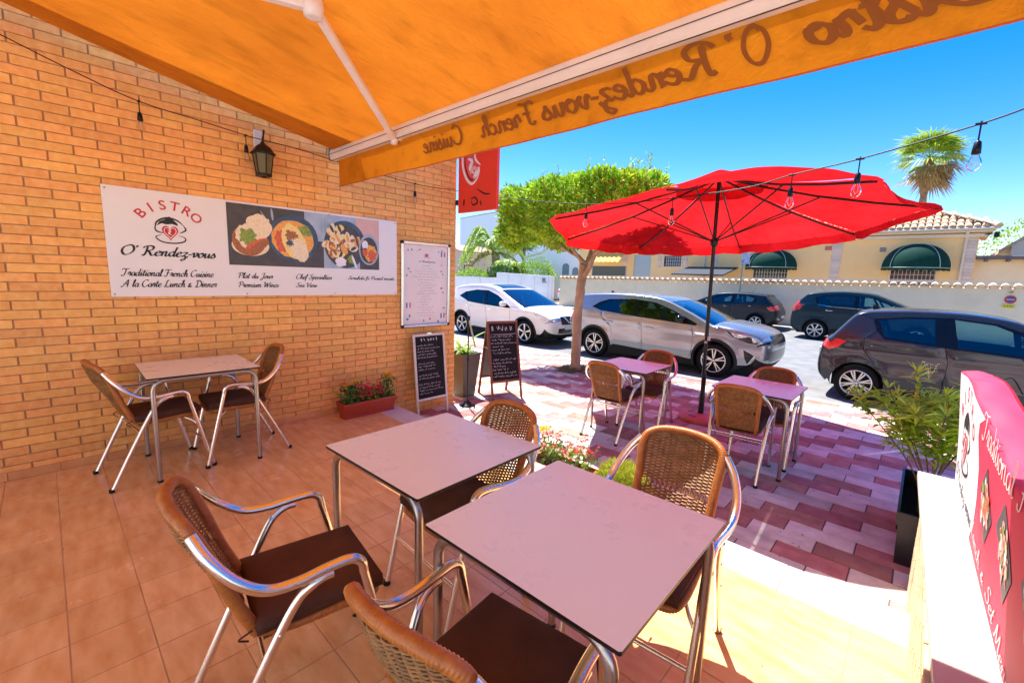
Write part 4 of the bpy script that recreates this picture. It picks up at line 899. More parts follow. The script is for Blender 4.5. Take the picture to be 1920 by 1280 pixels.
# tall grey planter at the corner, barrier post
t = thing('tall_planter', 'tall tapering grey planter with strappy green plant just beyond the brick corner', 'planter', (-.20, 4.0, GZ))
mb = MB(); n = 4
lv = [(.105, 0), (.105, .01), (.158, .60), (.165, .60), (.165, .625), (.145, .625), (.14, .56)]
vs = []; fs = []
for r_, z in lv: vs += [(r_, -r_, z), (r_, r_, z), (-r_, r_, z), (-r_, -r_, z)]
for i in range(len(lv)-1): fs += [(i*4+j, i*4+(j+1) % 4, i*4+4+(j+1) % 4, i*4+4+j) for j in range(4)]
mb.add(vs, fs+[(3, 2, 1, 0)]); mb.build('pot', mat('taupe_planter', (.11, .095, .078), .5, var=.06), t)
mb = MB(); mb.box(-.14, .14, -.14, .14, .56, .58); mb.build('soil', mat('potting_soil', (.03, .02, .014), .95), t)
mb = MB(); M_str = leaf_mat('strap_leaf', (.16, .32, .03), (.38, .52, .08), .2)
def strap(mb, p, a, l, w, rise, droop, n=9, m=0):
    pts = []
    for i in range(n): q = i/(n-1); pts.append(p+Vector((cos(a)*l*q*(.35+.65*q), sin(a)*l*q*(.35+.65*q), rise*l*(q-droop*q*q))))
    s = Vector((-sin(a), cos(a), 0)); L = []; C = []; Q = []
    for i, c in enumerate(pts): ww = w/2*sin(pi*min(1, (i+.7)/(n-.2)))**.7; L.append(c+s*ww+Vector((0, 0, ww*.5))); C.append(c); Q.append(c-s*ww+Vector((0, 0, ww*.5)))
    mb.add(L+C+Q, [(i, n+i, n+i+1, i+1) for i in range(n-1)]+[(n+i, 2*n+i, 2*n+i+1, n+i+1) for i in range(n-1)], m, True)
for i in range(34): strap(mb, Vector((U(-.06, .06), U(-.06, .06), .57)), U(0, 6.28), U(.16, .42), U(.025, .045), U(.6, 1.3), U(.3, .75))
mb.build('foliage', M_str, t)
t = thing('barrier_post', 'thin black barrier post with round base and a pale strap hanging from its top', 'barrier post', (.19, 3.72, GZ))
mb = MB(); mb.lathe([(.105, 0), (.108, .012), (.10, .022), (.045, .035), (.04, .055), (.014, .07)], 24); mb.build('base', M_blk, t)
mb = MB(); mb.tube([(0, 0, .05), (0, 0, 1.15)], .0095, 8); mb.lathe([(.016, .60), (.016, .64)], 8); mb.lathe([(.02, 1.12), (.02, 1.17), (.01, 1.18)], 10); mb.build('pole', M_blk, t)
mb = MB(); mb.prism([(-.012, 1.14), (.016, 1.14), (.15, .80), (.125, .79)], -.003, .003, 'y'); mb.build('strap', mat('pale_strap', (.62, .70, .42), .6), t)

# parapet
pw = thing('parapet_wall', 'low brick parapet with white stone coping at the right edge of the terrace', 'wall', (0, 0, 0))
mb = MB(); mb.box(4.57, 4.95, -1.0, 3.36, -.3, .43); mb.build('wall_core', M_mort, pw)
mb = MB(); z = -.22; k = 0
M_br2 = mat('pale_yellow_brick', (.48, .36, .20), .8, col2=(.60, .48, .30), vscale=20, bump=.3, bscale=80, island=.12)
while z < .42:
    y = -1.0-(k % 2)*.127
    while y < 3.37: a, b = max(-1, y), min(y+BR, 3.375); (b-a > .03) and mb.bbox(4.548, 4.63, a+.004, b-.004, z+.003, min(z+CO, .43)-.003, .0025); y += BR
    for xx in (4.55, 4.76): mb.bbox(xx, xx+.19, 3.30, 3.385, z+.003, min(z+CO, .43)-.003, .0025)
    z += CO; k += 1
mb.build('brick_courses', M_br2, pw)
mb = MB(); M_cop = mat('coping_stone', (.50, .47, .42), .6, var=.08, bump=.3, bscale=160, grime=.10)
def cop(ya, yb):
    xa = 4.566-(ya-1.5)*.030; xb = 4.566-(yb-1.5)*.030
    P = [(xa, ya), (4.97, ya), (4.97, yb), (xb, yb)]; mb.prism(P, .430, .462, 'z')
cop(-1.0, .9); cop(.903, 2.98); cop(2.983, 3.42); mb.build('coping', M_cop, pw)

# red banner on the parapet
bn = thing('banner', 'red and white cloth banner with script lettering and dish photos draped along the parapet', 'banner', (0, 0, 0))
M_ban = mat('banner_red', (.66, .030, .085), .6, var=.08, vscale=3, bump=.12, bscale=9); M_bwh = mat('banner_white', (.80, .80, .84), .42, bump=.1, bscale=9)
def bx(y, z):  # face of the banner: slightly rotated and leaning towards the terrace
    return 4.660+(3.35-y)*.024-(z-.46)*.082+.004*sin(y*9)*sin(z*7)
Y0, Y1 = .75, 3.37
def ztop(y): return 1.09-.075*max(0, min(1, (3.1-y)/.8))-.02*sin((y-1)*3)
mb = MB(); mb.grid(lambda u, v: Vector((bx(Y1-(Y1-Y0)*u, .466+(ztop(Y1-(Y1-Y0)*u)-.466)*v), Y1-(Y1-Y0)*u, .466+(ztop(Y1-(Y1-Y0)*u)-.466)*v)), 60, 16)
mb.grid(lambda u, v: Vector((bx(Y1-(Y1-Y0)*u, ztop(Y1-(Y1-Y0)*u))+.115*v, Y1-(Y1-Y0)*u, ztop(Y1-(Y1-Y0)*u)+.012*sin(pi*v)+.008*sin(u*40)*sin(pi*v))), 60, 6)
mb.grid(lambda u, v: Vector((bx(Y1-(Y1-Y0)*u, 1.0)+.118+.02*v, Y1-(Y1-Y0)*u, ztop(Y1-(Y1-Y0)*u)-(ztop(Y1-(Y1-Y0)*u)-.466)*v)), 40, 6)
mb.grid(lambda u, v: Vector((bx(Y1, .466+(ztop(Y1)-.466)*v)+(.115+.02*(1-v))*u, Y1, .466+(ztop(Y1)-.466)*v)), 6, 8)
mb.build('cloth', M_ban, bn, norm=True)
def BP(y, z, lay): return Vector((bx(y, z)-.0012-lay*.0005, y, z))
def bpoly(mb, poly, lay, m):   # patch on the banner face, subdivided to follow it
    P2 = []
    for i, p in enumerate(poly):
        q = poly[(i+1) % len(poly)]; L_ = max(1, int(hypot(q[0]-p[0], q[1]-p[1])/.04)); P2 += [(p[0]+(q[0]-p[0])*j/L_, p[1]+(q[1]-p[1])*j/L_) for j in range(L_)]
    xs = [p[0] for p in P2]; ys = [p[1] for p in P2]; V = [Vector(p) for p in P2]; E_ = [(i, (i+1) % len(P2)) for i in range(len(P2))]
    y = min(xs)+.03
    while y < max(xs):
        z = min(ys)+.03
        while z < max(ys):
            ins = False; j = len(P2)-1
            for i in range(len(P2)):
                if ((P2[i][1] > z) != (P2[j][1] > z)) and y < (P2[j][0]-P2[i][0])*(z-P2[i][1])/(P2[j][1]-P2[i][1])+P2[i][0]: ins = not ins
                j = i
            if ins: V.append(Vector((y, z)))
            z += .045
        y += .045
    vv, ee, ff, *_ = delaunay_2d_cdt(V, E_, [], 1, 1e-5)
    mb.add([BP(v.x, v.y, lay) for v in vv], [tuple(f) for f in ff], m, True)
class BT:  # maps local (x,y,z) text coordinates on the banner: x runs towards the camera
    def __init__(s, y, z, rot=0): s.y, s.z, s.c, s.s = y, z, cos(rot), sin(rot)
    def __matmul__(s, v): a = v.x*s.c-v.y*s.s; b = v.x*s.s+v.y*s.c; return BP(s.y-a, s.z+b, 3+v.z*600)
mb = MB(); Yf = 3.368
bpoly(mb, [(Yf, .47), (2.62, .47), (2.52, .58), (2.46, .70), (2.45, .82), (2.52, .93), (2.50, .99), (2.38, 1.035), (2.30, ztop(2.3)-.004), (2.6, ztop(2.6)-.004), (2.85, ztop(2.85)-.004), (3.1, ztop(3.1)-.004), (Yf, ztop(Yf)-.004)], 0, 0)
mb.build('white_field', M_bwh, bn)
mb = MB(); logo(mb, BT(2.93, .76), 0, 0, .125, 0, 1, 2, lay=0)
for i, ch in enumerate('BISTRO'):
    a = radians(60-i*24); vs_, fs_ = font_text(ch, .10); B_ = BT(2.93, .80); q = RZ(a); mb.add([B_ @ (q @ Vector((v.x, v.y, 0))+Vector((-.25*sin(a), .19*cos(a), 0))) for v in vs_], fs_, 1)
class _B(BT):
    pass
def bscript(txt, y, z, h, w, m, rot=0, pen=1.2):
    B_ = BT(y, z, rot); strokes, ww = script_polys(txt, pen); sx = w/ww; sy = h/10
    for k, (L, Q) in enumerate(strokes):
        vs = [B_ @ Vector((p.x*sx, p.y*sy, .0004*(k % 4))) for p in L]+[B_ @ Vector((p.x*sx, p.y*sy, .0004*(k % 4))) for p in Q]; n = len(L); mb.add(vs, [(i, n+i, n+i+1, i+1) for i in range(n-1)], m)
bscript("O' Rendez-vous", 3.33, .545, .075, .72, 0, -.04, 1.5); bscript('Traditional French', 2.42, .955, .115, 1.15, 2, .0, .8); bscript('Lunch & Set Menus', 2.55, .535, .07, 1.0, 2, -.06, .8)
mb.build('lettering', [M_ink, M_redink, M_wink], bn)
mb = MB()
for (yc, zc, sy, sz) in ((2.20, .77, .13, .13), (1.83, .77, .16, .14), (1.42, .80, .14, .14)):
    bpoly(mb, [(yc+sy, zc+.02), (yc+.02, zc+sz), (yc-sy, zc-.01), (yc-.03, zc-sz)], 1, 0)
    B_ = BT(yc, zc); lay = 0
    for i in range(64):
        a = U(0, 6.28); q = U(0, .62); cx, cy = sy*q*cos(a), sz*q*sin(a)
        class _T:
            def __matmul__(s, v): return B_ @ Vector((v.x, v.y, .0003+i*.00006))
        disc(mb, _T(), cx, cy, U(.010, .026), U(.006, .016), 0, random.choice((1, 10, 3, 3, 7, 8, 4, 10)), 9, U(0, 3), .25)
mb.build('dish_photos', FD, bn)
mb = MB(); mb.tube(crv([(4.68, 3.375, .55), (4.66, 3.44, .60), (4.63, 3.5, .52), (4.60, 3.46, .44), (4.62, 3.40, .46)], 5), .004, 5); mb.tube(crv([(4.75, 3.375, 1.05), (4.80, 3.45, 1.06), (4.85, 3.5, .98)], 5), .004, 5); mb.build('tie', mat('black_cable', (.01, .01, .01), .5), bn)

# oleander behind the parapet end and its dark trough
t = thing('trough_planter', 'dark plastic trough with one upright glossy leaf at the end of the parapet', 'planter', (4.548, 3.98, GZ))
mb = MB(); wd, L, h = .185, .92, .345
lv = [(.80, 0), (.80, .012), (.90, .26), (1.0, .26), (1.04, .30), (1.04, h), (.90, h), (.86, .24)]
vs = []; fs = []
for s, z in lv: vs += [(-wd/2*s, -L/2*(1-(1-s)*.3), z), (wd/2*s, -L/2*(1-(1-s)*.3), z), (wd/2*s, L/2*(1-(1-s)*.3), z), (-wd/2*s, L/2*(1-(1-s)*.3), z)]
for i in range(len(lv)-1): fs += [(i*4+j, i*4+(j+1) % 4, i*4+4+(j+1) % 4, i*4+4+j) for j in range(4)]
mb.add(vs, fs+[(3, 2, 1, 0)]); mb.build('trough', mat('anthracite_plastic', (.013, .013, .018), .35, var=.1, bump=.05), t)
mb = MB(); mb.box(-.09, .09, -.43, .43, .22, .245)
for i in range(60): p = Vector((U(-.08, .08), U(-.4, .4), .245)); mb.tube([p, p+Vector((U(-.04, .04), U(-.04, .04), U(.0, .03)))], .0015, 4)
mb.build('soil', mat('potting_soil', (.03, .02, .014), .95), t)
mb = MB(); strap(mb, Vector((.03, -.18, .23)), -1.4, .10, .085, 3.3, .12); strap(mb, Vector((.0, -.1, .23)), .4, .08, .04, 2.4, .2); mb.build('leaf', leaf_mat('snake_leaf', (.03, .12, .02), (.16, .28, .03), .1, .2), t)
def oleander(label, loc, stems, hh, spread, nl, seed, bias=(0, 0)):
    random.seed(seed); t = thing('oleander', label, 'shrub', loc)
    mb = MB(); ml = MB(); mf = MB(); tips = []
    for i in range(stems):
        a = 6.28*i/stems+U(-.3, .3); l = hh*U(.6, 1.0); q = spread*U(.35, 1); e = Vector((cos(a)*q+bias[0]*R(), sin(a)*q+bias[1]*R(), l))
        pts = crv([(U(-.03, .03), U(-.03, .03), 0), (e.x*.25, e.y*.25, l*.35), (e.x*.65, e.y*.65, l*.72), e], 4); mb.tube(pts, [.0065-.004*k/len(pts) for k in range(len(pts))], 5); tips.append((pts, e))
        for b in range(2): s = pts[int(len(pts)*U(.4, .8))]; e2 = s+Vector((U(-.14, .14), U(-.14, .14), U(.08, .2))); mb.tube([s, e2], .003, 4); tips.append(([s, e2], e2))
    for pts, e in tips:
        n = int(nl*(1 if len(pts) > 3 else .6))
        for j in range(n):
            q = U(.22, 1)**.6 if len(pts) > 3 else U(.3, 1); k = q*(len(pts)-1); p = pts[int(k)].lerp(pts[min(int(k)+1, len(pts)-1)], k-int(k)); a = U(0, 6.28)
            leaf(ml, p, (cos(a), sin(a), U(-.25, .9)), U(.10, .17), U(.020, .032), 0, .2, .3, (0, 0, 1))
        for j in range(7): a = U(0, 6.28); leaf(ml, e, (cos(a)*.8, sin(a)*.8, 1.0), U(.07, .12), .014, 0, .2, .2, (0, 0, 1))
    mb.build('stem', mat('green_brown_stem', (.17, .13, .05), .7, var=.2), t); ml.build('foliage', leaf_mat('oleander_leaf', (.28, .48, .025), (.66, .80, .08), .28, .42), t)
    return t, mf, tips
t, mf, tips = oleander('tall loose oleander shrub with narrow leaves behind the end of the parapet', (4.60, 4.22, .02), 9, .90, .38, 52, 3, (-.22, 0))
mf = MB(); e = Vector((-.10, 0, .95)); 
for i in range(7): p = e+Vector((U(-.04, .04), U(-.04, .04), U(-.03, .06))); mf.tube([e-Vector((0, 0, .08)), p], .0015, 4); flower(mf, p, .014, 0, 5)
mf.build('blossom', mat('petal_cream', (.75, .68, .42), .6, trans=.3), t)
t, mf, tips = oleander('pale green shrub leaning out behind the banner at the right edge', (5.12, 3.75, .0), 8, 1.02, .25, 20, 9)
mb = MB(); mb.box(4.48, 5.5, 3.9, 4.9, -.26, -.18); 
random.seed(21)
# leaves, twigs, grit on the ground
mb = MB()
for i in range(150):
    x, y = random.choice(((U(-.5, 4.4), U(2.9, 7.6)), (U(.2, 4.3), U(3, 4.5)))); leaf(mb, Vector((x, y, GZ+.004)), (U(-1, 1), U(-1, 1), .05), U(.015, .04), U(.006, .014), 0, .1, .1, (0, 0, 1))
for i in range(24): x, y = U(.1, 4.4), U(-.5, 2.3); leaf(mb, Vector((x, y, .004)), (U(-1, 1), U(-1, 1), .05), U(.01, .02), U(.004, .008), 0, .1, .1, (0, 0, 1))
tag(mb.build('fallen_leaves', mat('dead_leaf', (.16, .10, .04), .8, island=.4)), 'scattered dead leaves on the paving', 'leaves', kind='stuff')
# ------------------------------------------------------------------ parked cars
def carpaint(name, c, metal=.5, rough=.28, flake=.06):
    return mat(name, c, rough, metal, var=flake, vscale=900, coat=.6 if 'dark' not in name and 'black' not in name else .2, spec=.4 if 'dark' not in name else .25, detail=0)
CG = {'seam': mat('panel_gap', (.004, .004, .004), .8), 'black': mat('car_black_plastic', (.011, .011, .012), .6, spec=.3, bump=.05, bscale=300), 'gloss': mat('gloss_black_trim', (.004, .004, .005), .15, spec=.4),
      'head': mat('headlight_lens', (.42, .46, .50), .08, .5, var=.5, vscale=16, coat=1), 'tail': mat('tail_light_lens', (.85, .02, .025), .15, var=.2, vscale=14, coat=1), 'chrome': mat('chrome_trim', (.75, .76, .78), .12, 1),
      'tyre': mat('tyre_rubber', (.010, .010, .010), .85, spec=.2, bump=.15, bscale=90), 'rim': mat('alloy_rim', (.62, .62, .63), .25, .9), 'rimd': mat('rim_black', (.006, .006, .006), .6, spec=.2), 'int': mat('car_interior', (.012, .012, .013), .85, spec=.2), 'seat': mat('car_seat', (.045, .047, .05), .8), 'plate': mat('number_plate', (.75, .75, .75), .5), 'well': mat('wheel_well', (.008, .008, .008), .9)}
G_SIDE = glass_mat('car_side_glass', (.10, .15, .15), .5); G_CLR = glass_mat('car_clear_glass', (.50, .72, .70), .6); G_WS = glass_mat('car_windscreen', (.20, .42, .50), 1.1)
def pip(p, poly):
    x, y = p; ins = False; j = len(poly)-1
    for i in range(len(poly)):
        if ((poly[i][1] > y) != (poly[j][1] > y)) and x < (poly[j][0]-poly[i][0])*(y-poly[i][1])/(poly[j][1]-poly[i][1])+poly[i][0]: ins = not ins
        j = i
    return ins
def seg2poly(pts, w=.004):
    L = []; Q = []
    for i, p in enumerate(pts):
        a = Vector(pts[max(0, i-1)]); b = Vector(pts[min(len(pts)-1, i+1)]); t = (b-a).normalized(); n = Vector((-t.y, t.x)); L.append(tuple(Vector(p)+n*w)); Q.append(tuple(Vector(p)-n*w))
    return L+Q[::-1]
def smooth2(pts, n=4, closed=False): return [(p.x, p.y) for p in crv([(a, b, 0) for a, b in pts], n, closed)]
class Car:
    def __init__(s, c): s.c = c
    def f(s, x, z):
        c = s.c; w = c['W']/2; zb = c['belt'](x) if callable(c['belt']) else c['belt']
        xf, xr, xe, xs = c['WB']+.05, -.1, c['out'][-1][0], c['out'][0][0]
        xe = max(p[0] for p in c['out']); xs = min(p[0] for p in c['out'])
        if x > xf: w -= c.get('tf', .14)*((x-xf)/(xe-xf))**2
        if x < xr: w -= c.get('tr', .09)*((xr-x)/(xr-xs))**2
        if z > zb: w -= (z-zb)*c.get('tum', .34)+.012
        else: w -= .035*((zb-z)/.5)**2
        zc = c.get('crease', .86); w += .012*math.exp(-((z-zc)/.045)**2)-.010*math.exp(-((z-zc+.13)/.09)**2)
        zc = c.get('crease2', .45); w += .010*math.exp(-((z-zc)/.06)**2)
        for xa in (0, c['WB']):
            d = hypot(x-xa, z-c['r']); w += .022*math.exp(-((d-c['ra'])/.07)**2)
        return w
def make_car(cfg, name, label, paint, loc, rz, group='cars parked along the street'):
    s = Car(cfg); t = thing(name, label, 'car', loc, rz, group); W_, WB, r, ra = cfg['W'], cfg['WB'], cfg['r'], cfg['ra']
    ctrl = cfg['out']; nseg = 5; O = smooth2(ctrl, nseg); K = len(O)
    cen = Vector((WB/2, .8))
    def crown(i):   # inward pull at the outer edge
        u = i/nseg; j = int(min(u, len(ctrl)-2)); fr = u-j; cr = cfg['cr']; return cr[j]*(1-fr)+cr[j+1]*fr
    E = []; NN = []
    for i, p in enumerate(O):
        a = Vector(O[max(0, i-1)]); b = Vector(O[min(K-1, i+1)]); tt = (b-a).normalized(); n = Vector((tt.y, -tt.x))   # inward for a path rear->roof->front
        NN.append(n); E.append(Vector(p)+n*crown(i))
    # keep the edge loop simple
    ts = [0, .25, .5, .64, .76, .85, .9, .935, .96, .98, .992, 1.0]
    parts = {}
    def put(key, vs, f, sm=True): parts.setdefault(key, MB()).add(vs, [f] if isinstance(f[0], int) else f, 0, sm)
    def sp(i, tv):
        c = crown(i); p = Vector(O[i])+NN[i]*c*(1-(1-abs(tv)**3.2)**(1/3.2)); return Vector((p.x, tv*s.f(E[i].x, E[i].y), p.y))
    tl = [-q for q in ts[::-1]][:-1]+ts
    G = [[sp(i, tv) for tv in tl] for i in range(K)]
    grp_faces = {}
    for i in range(K-1):
        u = (i+.5)/nseg
        for j in range(len(tl)-1):
            tm = abs(tl[j]+tl[j+1])/2; key = 'body'
            for (a, b, t0, t1, k) in cfg['reg']:
                if a <= u < b and t0 <= tm < t1: key = k
            grp_faces.setdefault(key, []).append((i, j))
    for key, L in grp_faces.items():
        ids = {}; vs = []; fs = []
        for i, j in L:
            q = []
            for a, b in ((i, j), (i+1, j), (i+1, j+1), (i, j+1)):
                if (a, b) not in ids: ids[a, b] = len(vs); v = G[a][b].copy(); (key in ('screen', 'rear_screen')) and v.__iadd__(Vector((NN[a].x, 0, NN[a].y))*.004); vs.append(v)
                q.append(ids[a, b])
            fs.append(tuple(q))
        parts.setdefault(key, MB()).add(vs, fs, 0, True)
    # side panels
    zs = cfg['sill']; side = [(p.x, p.y) for p in E]
    bot = []
    def archp(xa, rr=ra): a0 = math.asin(max(-1, min(1, (zs-r)/rr))); return [(xa+rr*cos(g), r+rr*sin(g)) for g in [a0+(pi-2*a0)*q/22 for q in range(23)]]
    bl = side[-1]
    bot += archp(WB)+archp(0)
    outl = side+[p for p in bot]
    V = [Vector(p) for p in outl]; ed = [(i, (i+1) % len(outl)) for i in range(len(outl))]
    feats = [(k, poly) for k, poly in cfg['side']]
    for xa in (0, WB):
        if cfg.get('clad'): o_ = archp(xa, ra+cfg['clad']); i_ = archp(xa, ra-.001); feats.append(('cladding', o_+i_[::-1]))
    for k, poly in feats:
        b0 = len(V); V += [Vector(p) for p in poly]; ed += [(b0+i, b0+(i+1) % len(poly)) for i in range(len(poly))]
    x = min(p[0] for p in outl)+.04
    while x < max(p[0] for p in outl):
        z = .2
        while z < 1.7:
            if pip((x, z), outl): V.append(Vector((x+.003, z+.002)))
            z += .055
        x += .075
    vv, ee, ff, *_ = delaunay_2d_cdt(V, ed, [], 0, 1e-5)
    cls = {}
    for f in ff:
        c_ = sum((vv[i] for i in f), Vector((0, 0)))/len(f)
        if not pip(c_, outl): continue
        key = 'body'
        for k, poly in feats:
            if pip(c_, poly): key = k
        cls.setdefault(key, []).append(f)
    for key, L in cls.items():
        ids = {}; vs = []; fs = []
        rec = {'side_window': .006, 'seam': .004, 'clear_window': .006}.get(key, 0); rec = -.006 if key == 'cladding' else rec
        for f in L:
            q = []
            for i in f:
                if i not in ids: ids[i] = len(vs); v = vv[i]; vs.append(Vector((v.x, s.f(v.x, v.y)-rec, v.y)))
                q.append(ids[i])
            fs.append(tuple(q))
        mb = parts.setdefault(key, MB()); mb.add(vs, fs, 0, True); mb.add([Vector((v.x, -v.y, v.z)) for v in vs], [f[::-1] for f in fs], 0, True)
    MT = {'body': paint, 'cladding': CG['black'], 'side_window': G_SIDE, 'clear_window': G_CLR, 'screen': G_WS, 'rear_screen': G_SIDE, 'headlight': CG['head'], 'tail_light': CG['tail'], 'seam': CG['seam'], 'grille': CG['gloss'], 'window_trim': CG['gloss'], 'chrome_trim': CG['chrome']}
    NM = {'seam': 'panel_gap', 'screen': 'windscreen', 'rear_screen': 'rear_window', 'clear_window': 'front_side_window'}
    for key, mb in parts.items():
        if key in ('headlight', 'tail_light', 'side_window', 'clear_window', 'window_trim'):   # left and right lamps and windows are parts of their own
            for sg_ in (1, -1):
                m2 = MB()
                for f, mi, sm in zip(mb.f, mb.m, mb.sm):
                    cy = sum(mb.v[i][1] for i in f)
                    if cy*sg_ > 0: m2.add([mb.v[i] for i in f], [tuple(range(len(f)))], 0, sm)
                if m2.f: m2.build(NM.get(key, key), MT[key], t, norm=True)
        else: mb.build(NM.get(key, key), MT[key], t, norm=(key == 'body'))
    # wells, floor, interior
    mb = MB(); hw = W_/2-.24; xa_ = min(p[0] for p in ctrl)+.25; xb_ = max(p[0] for p in ctrl)-.28; mb.box(xa_, xb_, -hw, hw, .20, .62); mb.box(ra+.02, WB-ra-.02, -W_/2+.07, W_/2-.07, .17, .66)
    mb.build('underbody', CG['well'], t)
    mb = MB(); mb.box(.55, WB-.35, -W_/2+.1, W_/2-.1, .60, .68); mb.box(-.45, .55, -W_/2+.16, W_/2-.16, .62, .84); mb.prism([(WB-.5, .66), (WB-.1, .66), (WB-.05, .90), (WB-.45, .96)], -W_/2+.12, W_/2-.12, 'y'); mb.box(WB-.1, WB+.5, -W_/2+.25, W_/2-.25, .6, .78)
    mb.build('dashboard', CG['int'], t)
    for (sx, sy) in ((1.15, .36), (1.15, -.36), (.28, .36), (.28, -.36)):
        mb = MB(); mb.prism([(sx-.05, .66), (sx+.48, .66), (sx+.5, .78), (sx+.06, .80), (sx-.08, 1.20), (sx-.20, 1.19), (sx-.12, .7)], sy-.24, sy+.24, 'y'); mb.bbox(sx-.22, sx-.12, sy-.13, sy+.13, 1.22, 1.38, .03); mb.box(sx-.18, sx-.16, sy-.05, sy+.05, 1.18, 1.23); mb.build('seat', CG['seat'], t)
    mb = MB(); cc = Vector((WB-.62, .36, .98)); mb.tube([cc+Vector((sin(g)*.07, cos(g)*.18, sin(g)*.17)) for g in [2*pi*i/20 for i in range(20)]], .014, 6, closed=True); mb.tube([cc, cc+Vector((.25, 0, -.12))], .03, 6); mb.build('steering_wheel', CG['int'], t)
    # wheels
    for xa in (0, WB):
        for sgn in (1, -1):
            yo = sgn*(s.f(xa, r+ra+.02)-.045); T = TR(xa, yo, r) @ (RX(-pi/2) if sgn > 0 else RX(pi/2))   # local z = outward
            rr = r*.70; mb = MB(); mb.lathe([(rr*.98, -.20), (r-.03, -.20), (r-.006, -.17), (r, -.11), (r, -.07), (r-.006, -.03), (r-.022, -.004), (rr+.03, .004), (rr+.004, -.006), (rr-.004, -.03)], 40, T=T, cap=False); w_ = mb.build('wheel', CG['tyre'], t)
            mb = MB(); mb.lathe([(rr+.004, -.008), (rr-.004, .001), (rr-.018, -.006), (rr-.024, -.06), (rr-.024, -.18)], 40, T=T, cap=False)
            ns, dbl = cfg['spokes']
            for k in range(ns):
                g0 = 2*pi*k/ns+.3
                for dd in ((-dbl, dbl) if dbl else (0,)):
                    a0, a1 = g0+dd*.55, g0+dd; w0, w1 = (.030, .024) if dbl else (.042, .062)
                    P = []
                    for rad, a, w, z0, z1 in ((.035, a0*1.0, w0, -.055, -.018), (rr-.012, a1, w1, -.045, -.006)):
                        c_ = Vector((rad*cos(a), rad*sin(a), 0)); n_ = Vector((-sin(a), cos(a), 0))*w/2; P += [c_-n_+Vector((0, 0, z0)), c_+n_+Vector((0, 0, z0)), c_+n_*.8+Vector((0, 0, z1)), c_-n_*.8+Vector((0, 0, z1))]
                    mb.add([T @ p for p in P], [(0, 1, 5, 4), (1, 2, 6, 5), (2, 3, 7, 6), (3, 0, 4, 7)])
            mb.lathe([(.0, -.004), (.026, -.006), (.032, -.014), (.034, -.05)], 16, T=T); mb.build('rim', CG['rim'], w_)
            mb = MB(); mb.lathe([(0, -.075), (rr-.03, -.08)], 24, T=T, cap=False); mb.lathe([(0, -.06), (rr*.62, -.062), (rr*.62, -.08)], 24, T=T, cap=False); mb.build('brake_disc', CG['rimd'], w_)  # near-black backing and brake disc behind the spokes
    # mirrors, handles
    for sgn in (1, -1):
        mx, mz = cfg['mirror']; yb = s.f(mx, mz-.06); mb = MB()
        T = TR(mx, sgn*(yb+.13), mz)
        def ell(u, v):
            a, b = 2*pi*u, pi*v; q = lambda w: math.copysign(abs(w)**.75, w); return T @ Vector((.10*q(sin(b)*cos(a)) if cos(a) > 0 else .035*q(sin(b)*cos(a)), .115*q(cos(b)), .072*q(sin(b)*sin(a))))
        mb.grid(ell, 18, 12); mr = mb.build('mirror', cfg.get('mirmat', paint), t, norm=True)
        mb = MB(); mb.tube([(mx+.02, sgn*(yb-.02), mz-.08), (mx+.01, sgn*(yb+.08), mz-.05)], .022, 8); mb.build('mirror_arm', CG['black'], mr)
        for hx, hz in cfg['handles']:
            mb = MB(); y_ = s.f(hx, hz); P = crv([(hx-.10, sgn*(y_-.004), hz), (hx-.085, sgn*(y_+.022), hz+.002), (hx, sgn*(y_+.028), hz+.003), (hx+.075, sgn*(y_+.020), hz+.002), (hx+.09, sgn*(y_-.004), hz)], 4); mb.tube(P, .013, 8); mb.build('handle', cfg.get('hmat', paint), t)
    if cfg.get('rails'):
        for sgn in (1, -1):
            mb = MB(); mb.tube(crv([(x_, sgn*(s.f(x_, z_)-.02), z_+.035) for x_, z_ in cfg['rails']], 5), .014, 8); mb.build('roof_rail', CG['chrome'], t)
    ax, az, adx = cfg['aerial']; mb = MB()
    if adx: mb.tube([(ax, 0, az), (ax+adx, 0, az+.22)], .004, 5)
    else: mb.prism([(ax-.07, az-.02), (ax+.07, az-.02), (ax-.05, az+.07), (ax-.08, az+.075)], -.02, .02, 'y')
    mb.build('aerial', CG['black'], t)
    for (x_, z_, s_) in cfg['plates']:
        mb = MB(); mb.bbox(x_-.008, x_+.008, -.26, .26, z_-.055, z_+.055, .003); mb.build('number_plate', CG['plate'], t)
    for key, mbf in cfg.get('extra', []): m3 = MB(); mbf(m3, s); m3.build(key, cfg['extramat'][key], t)
    return t

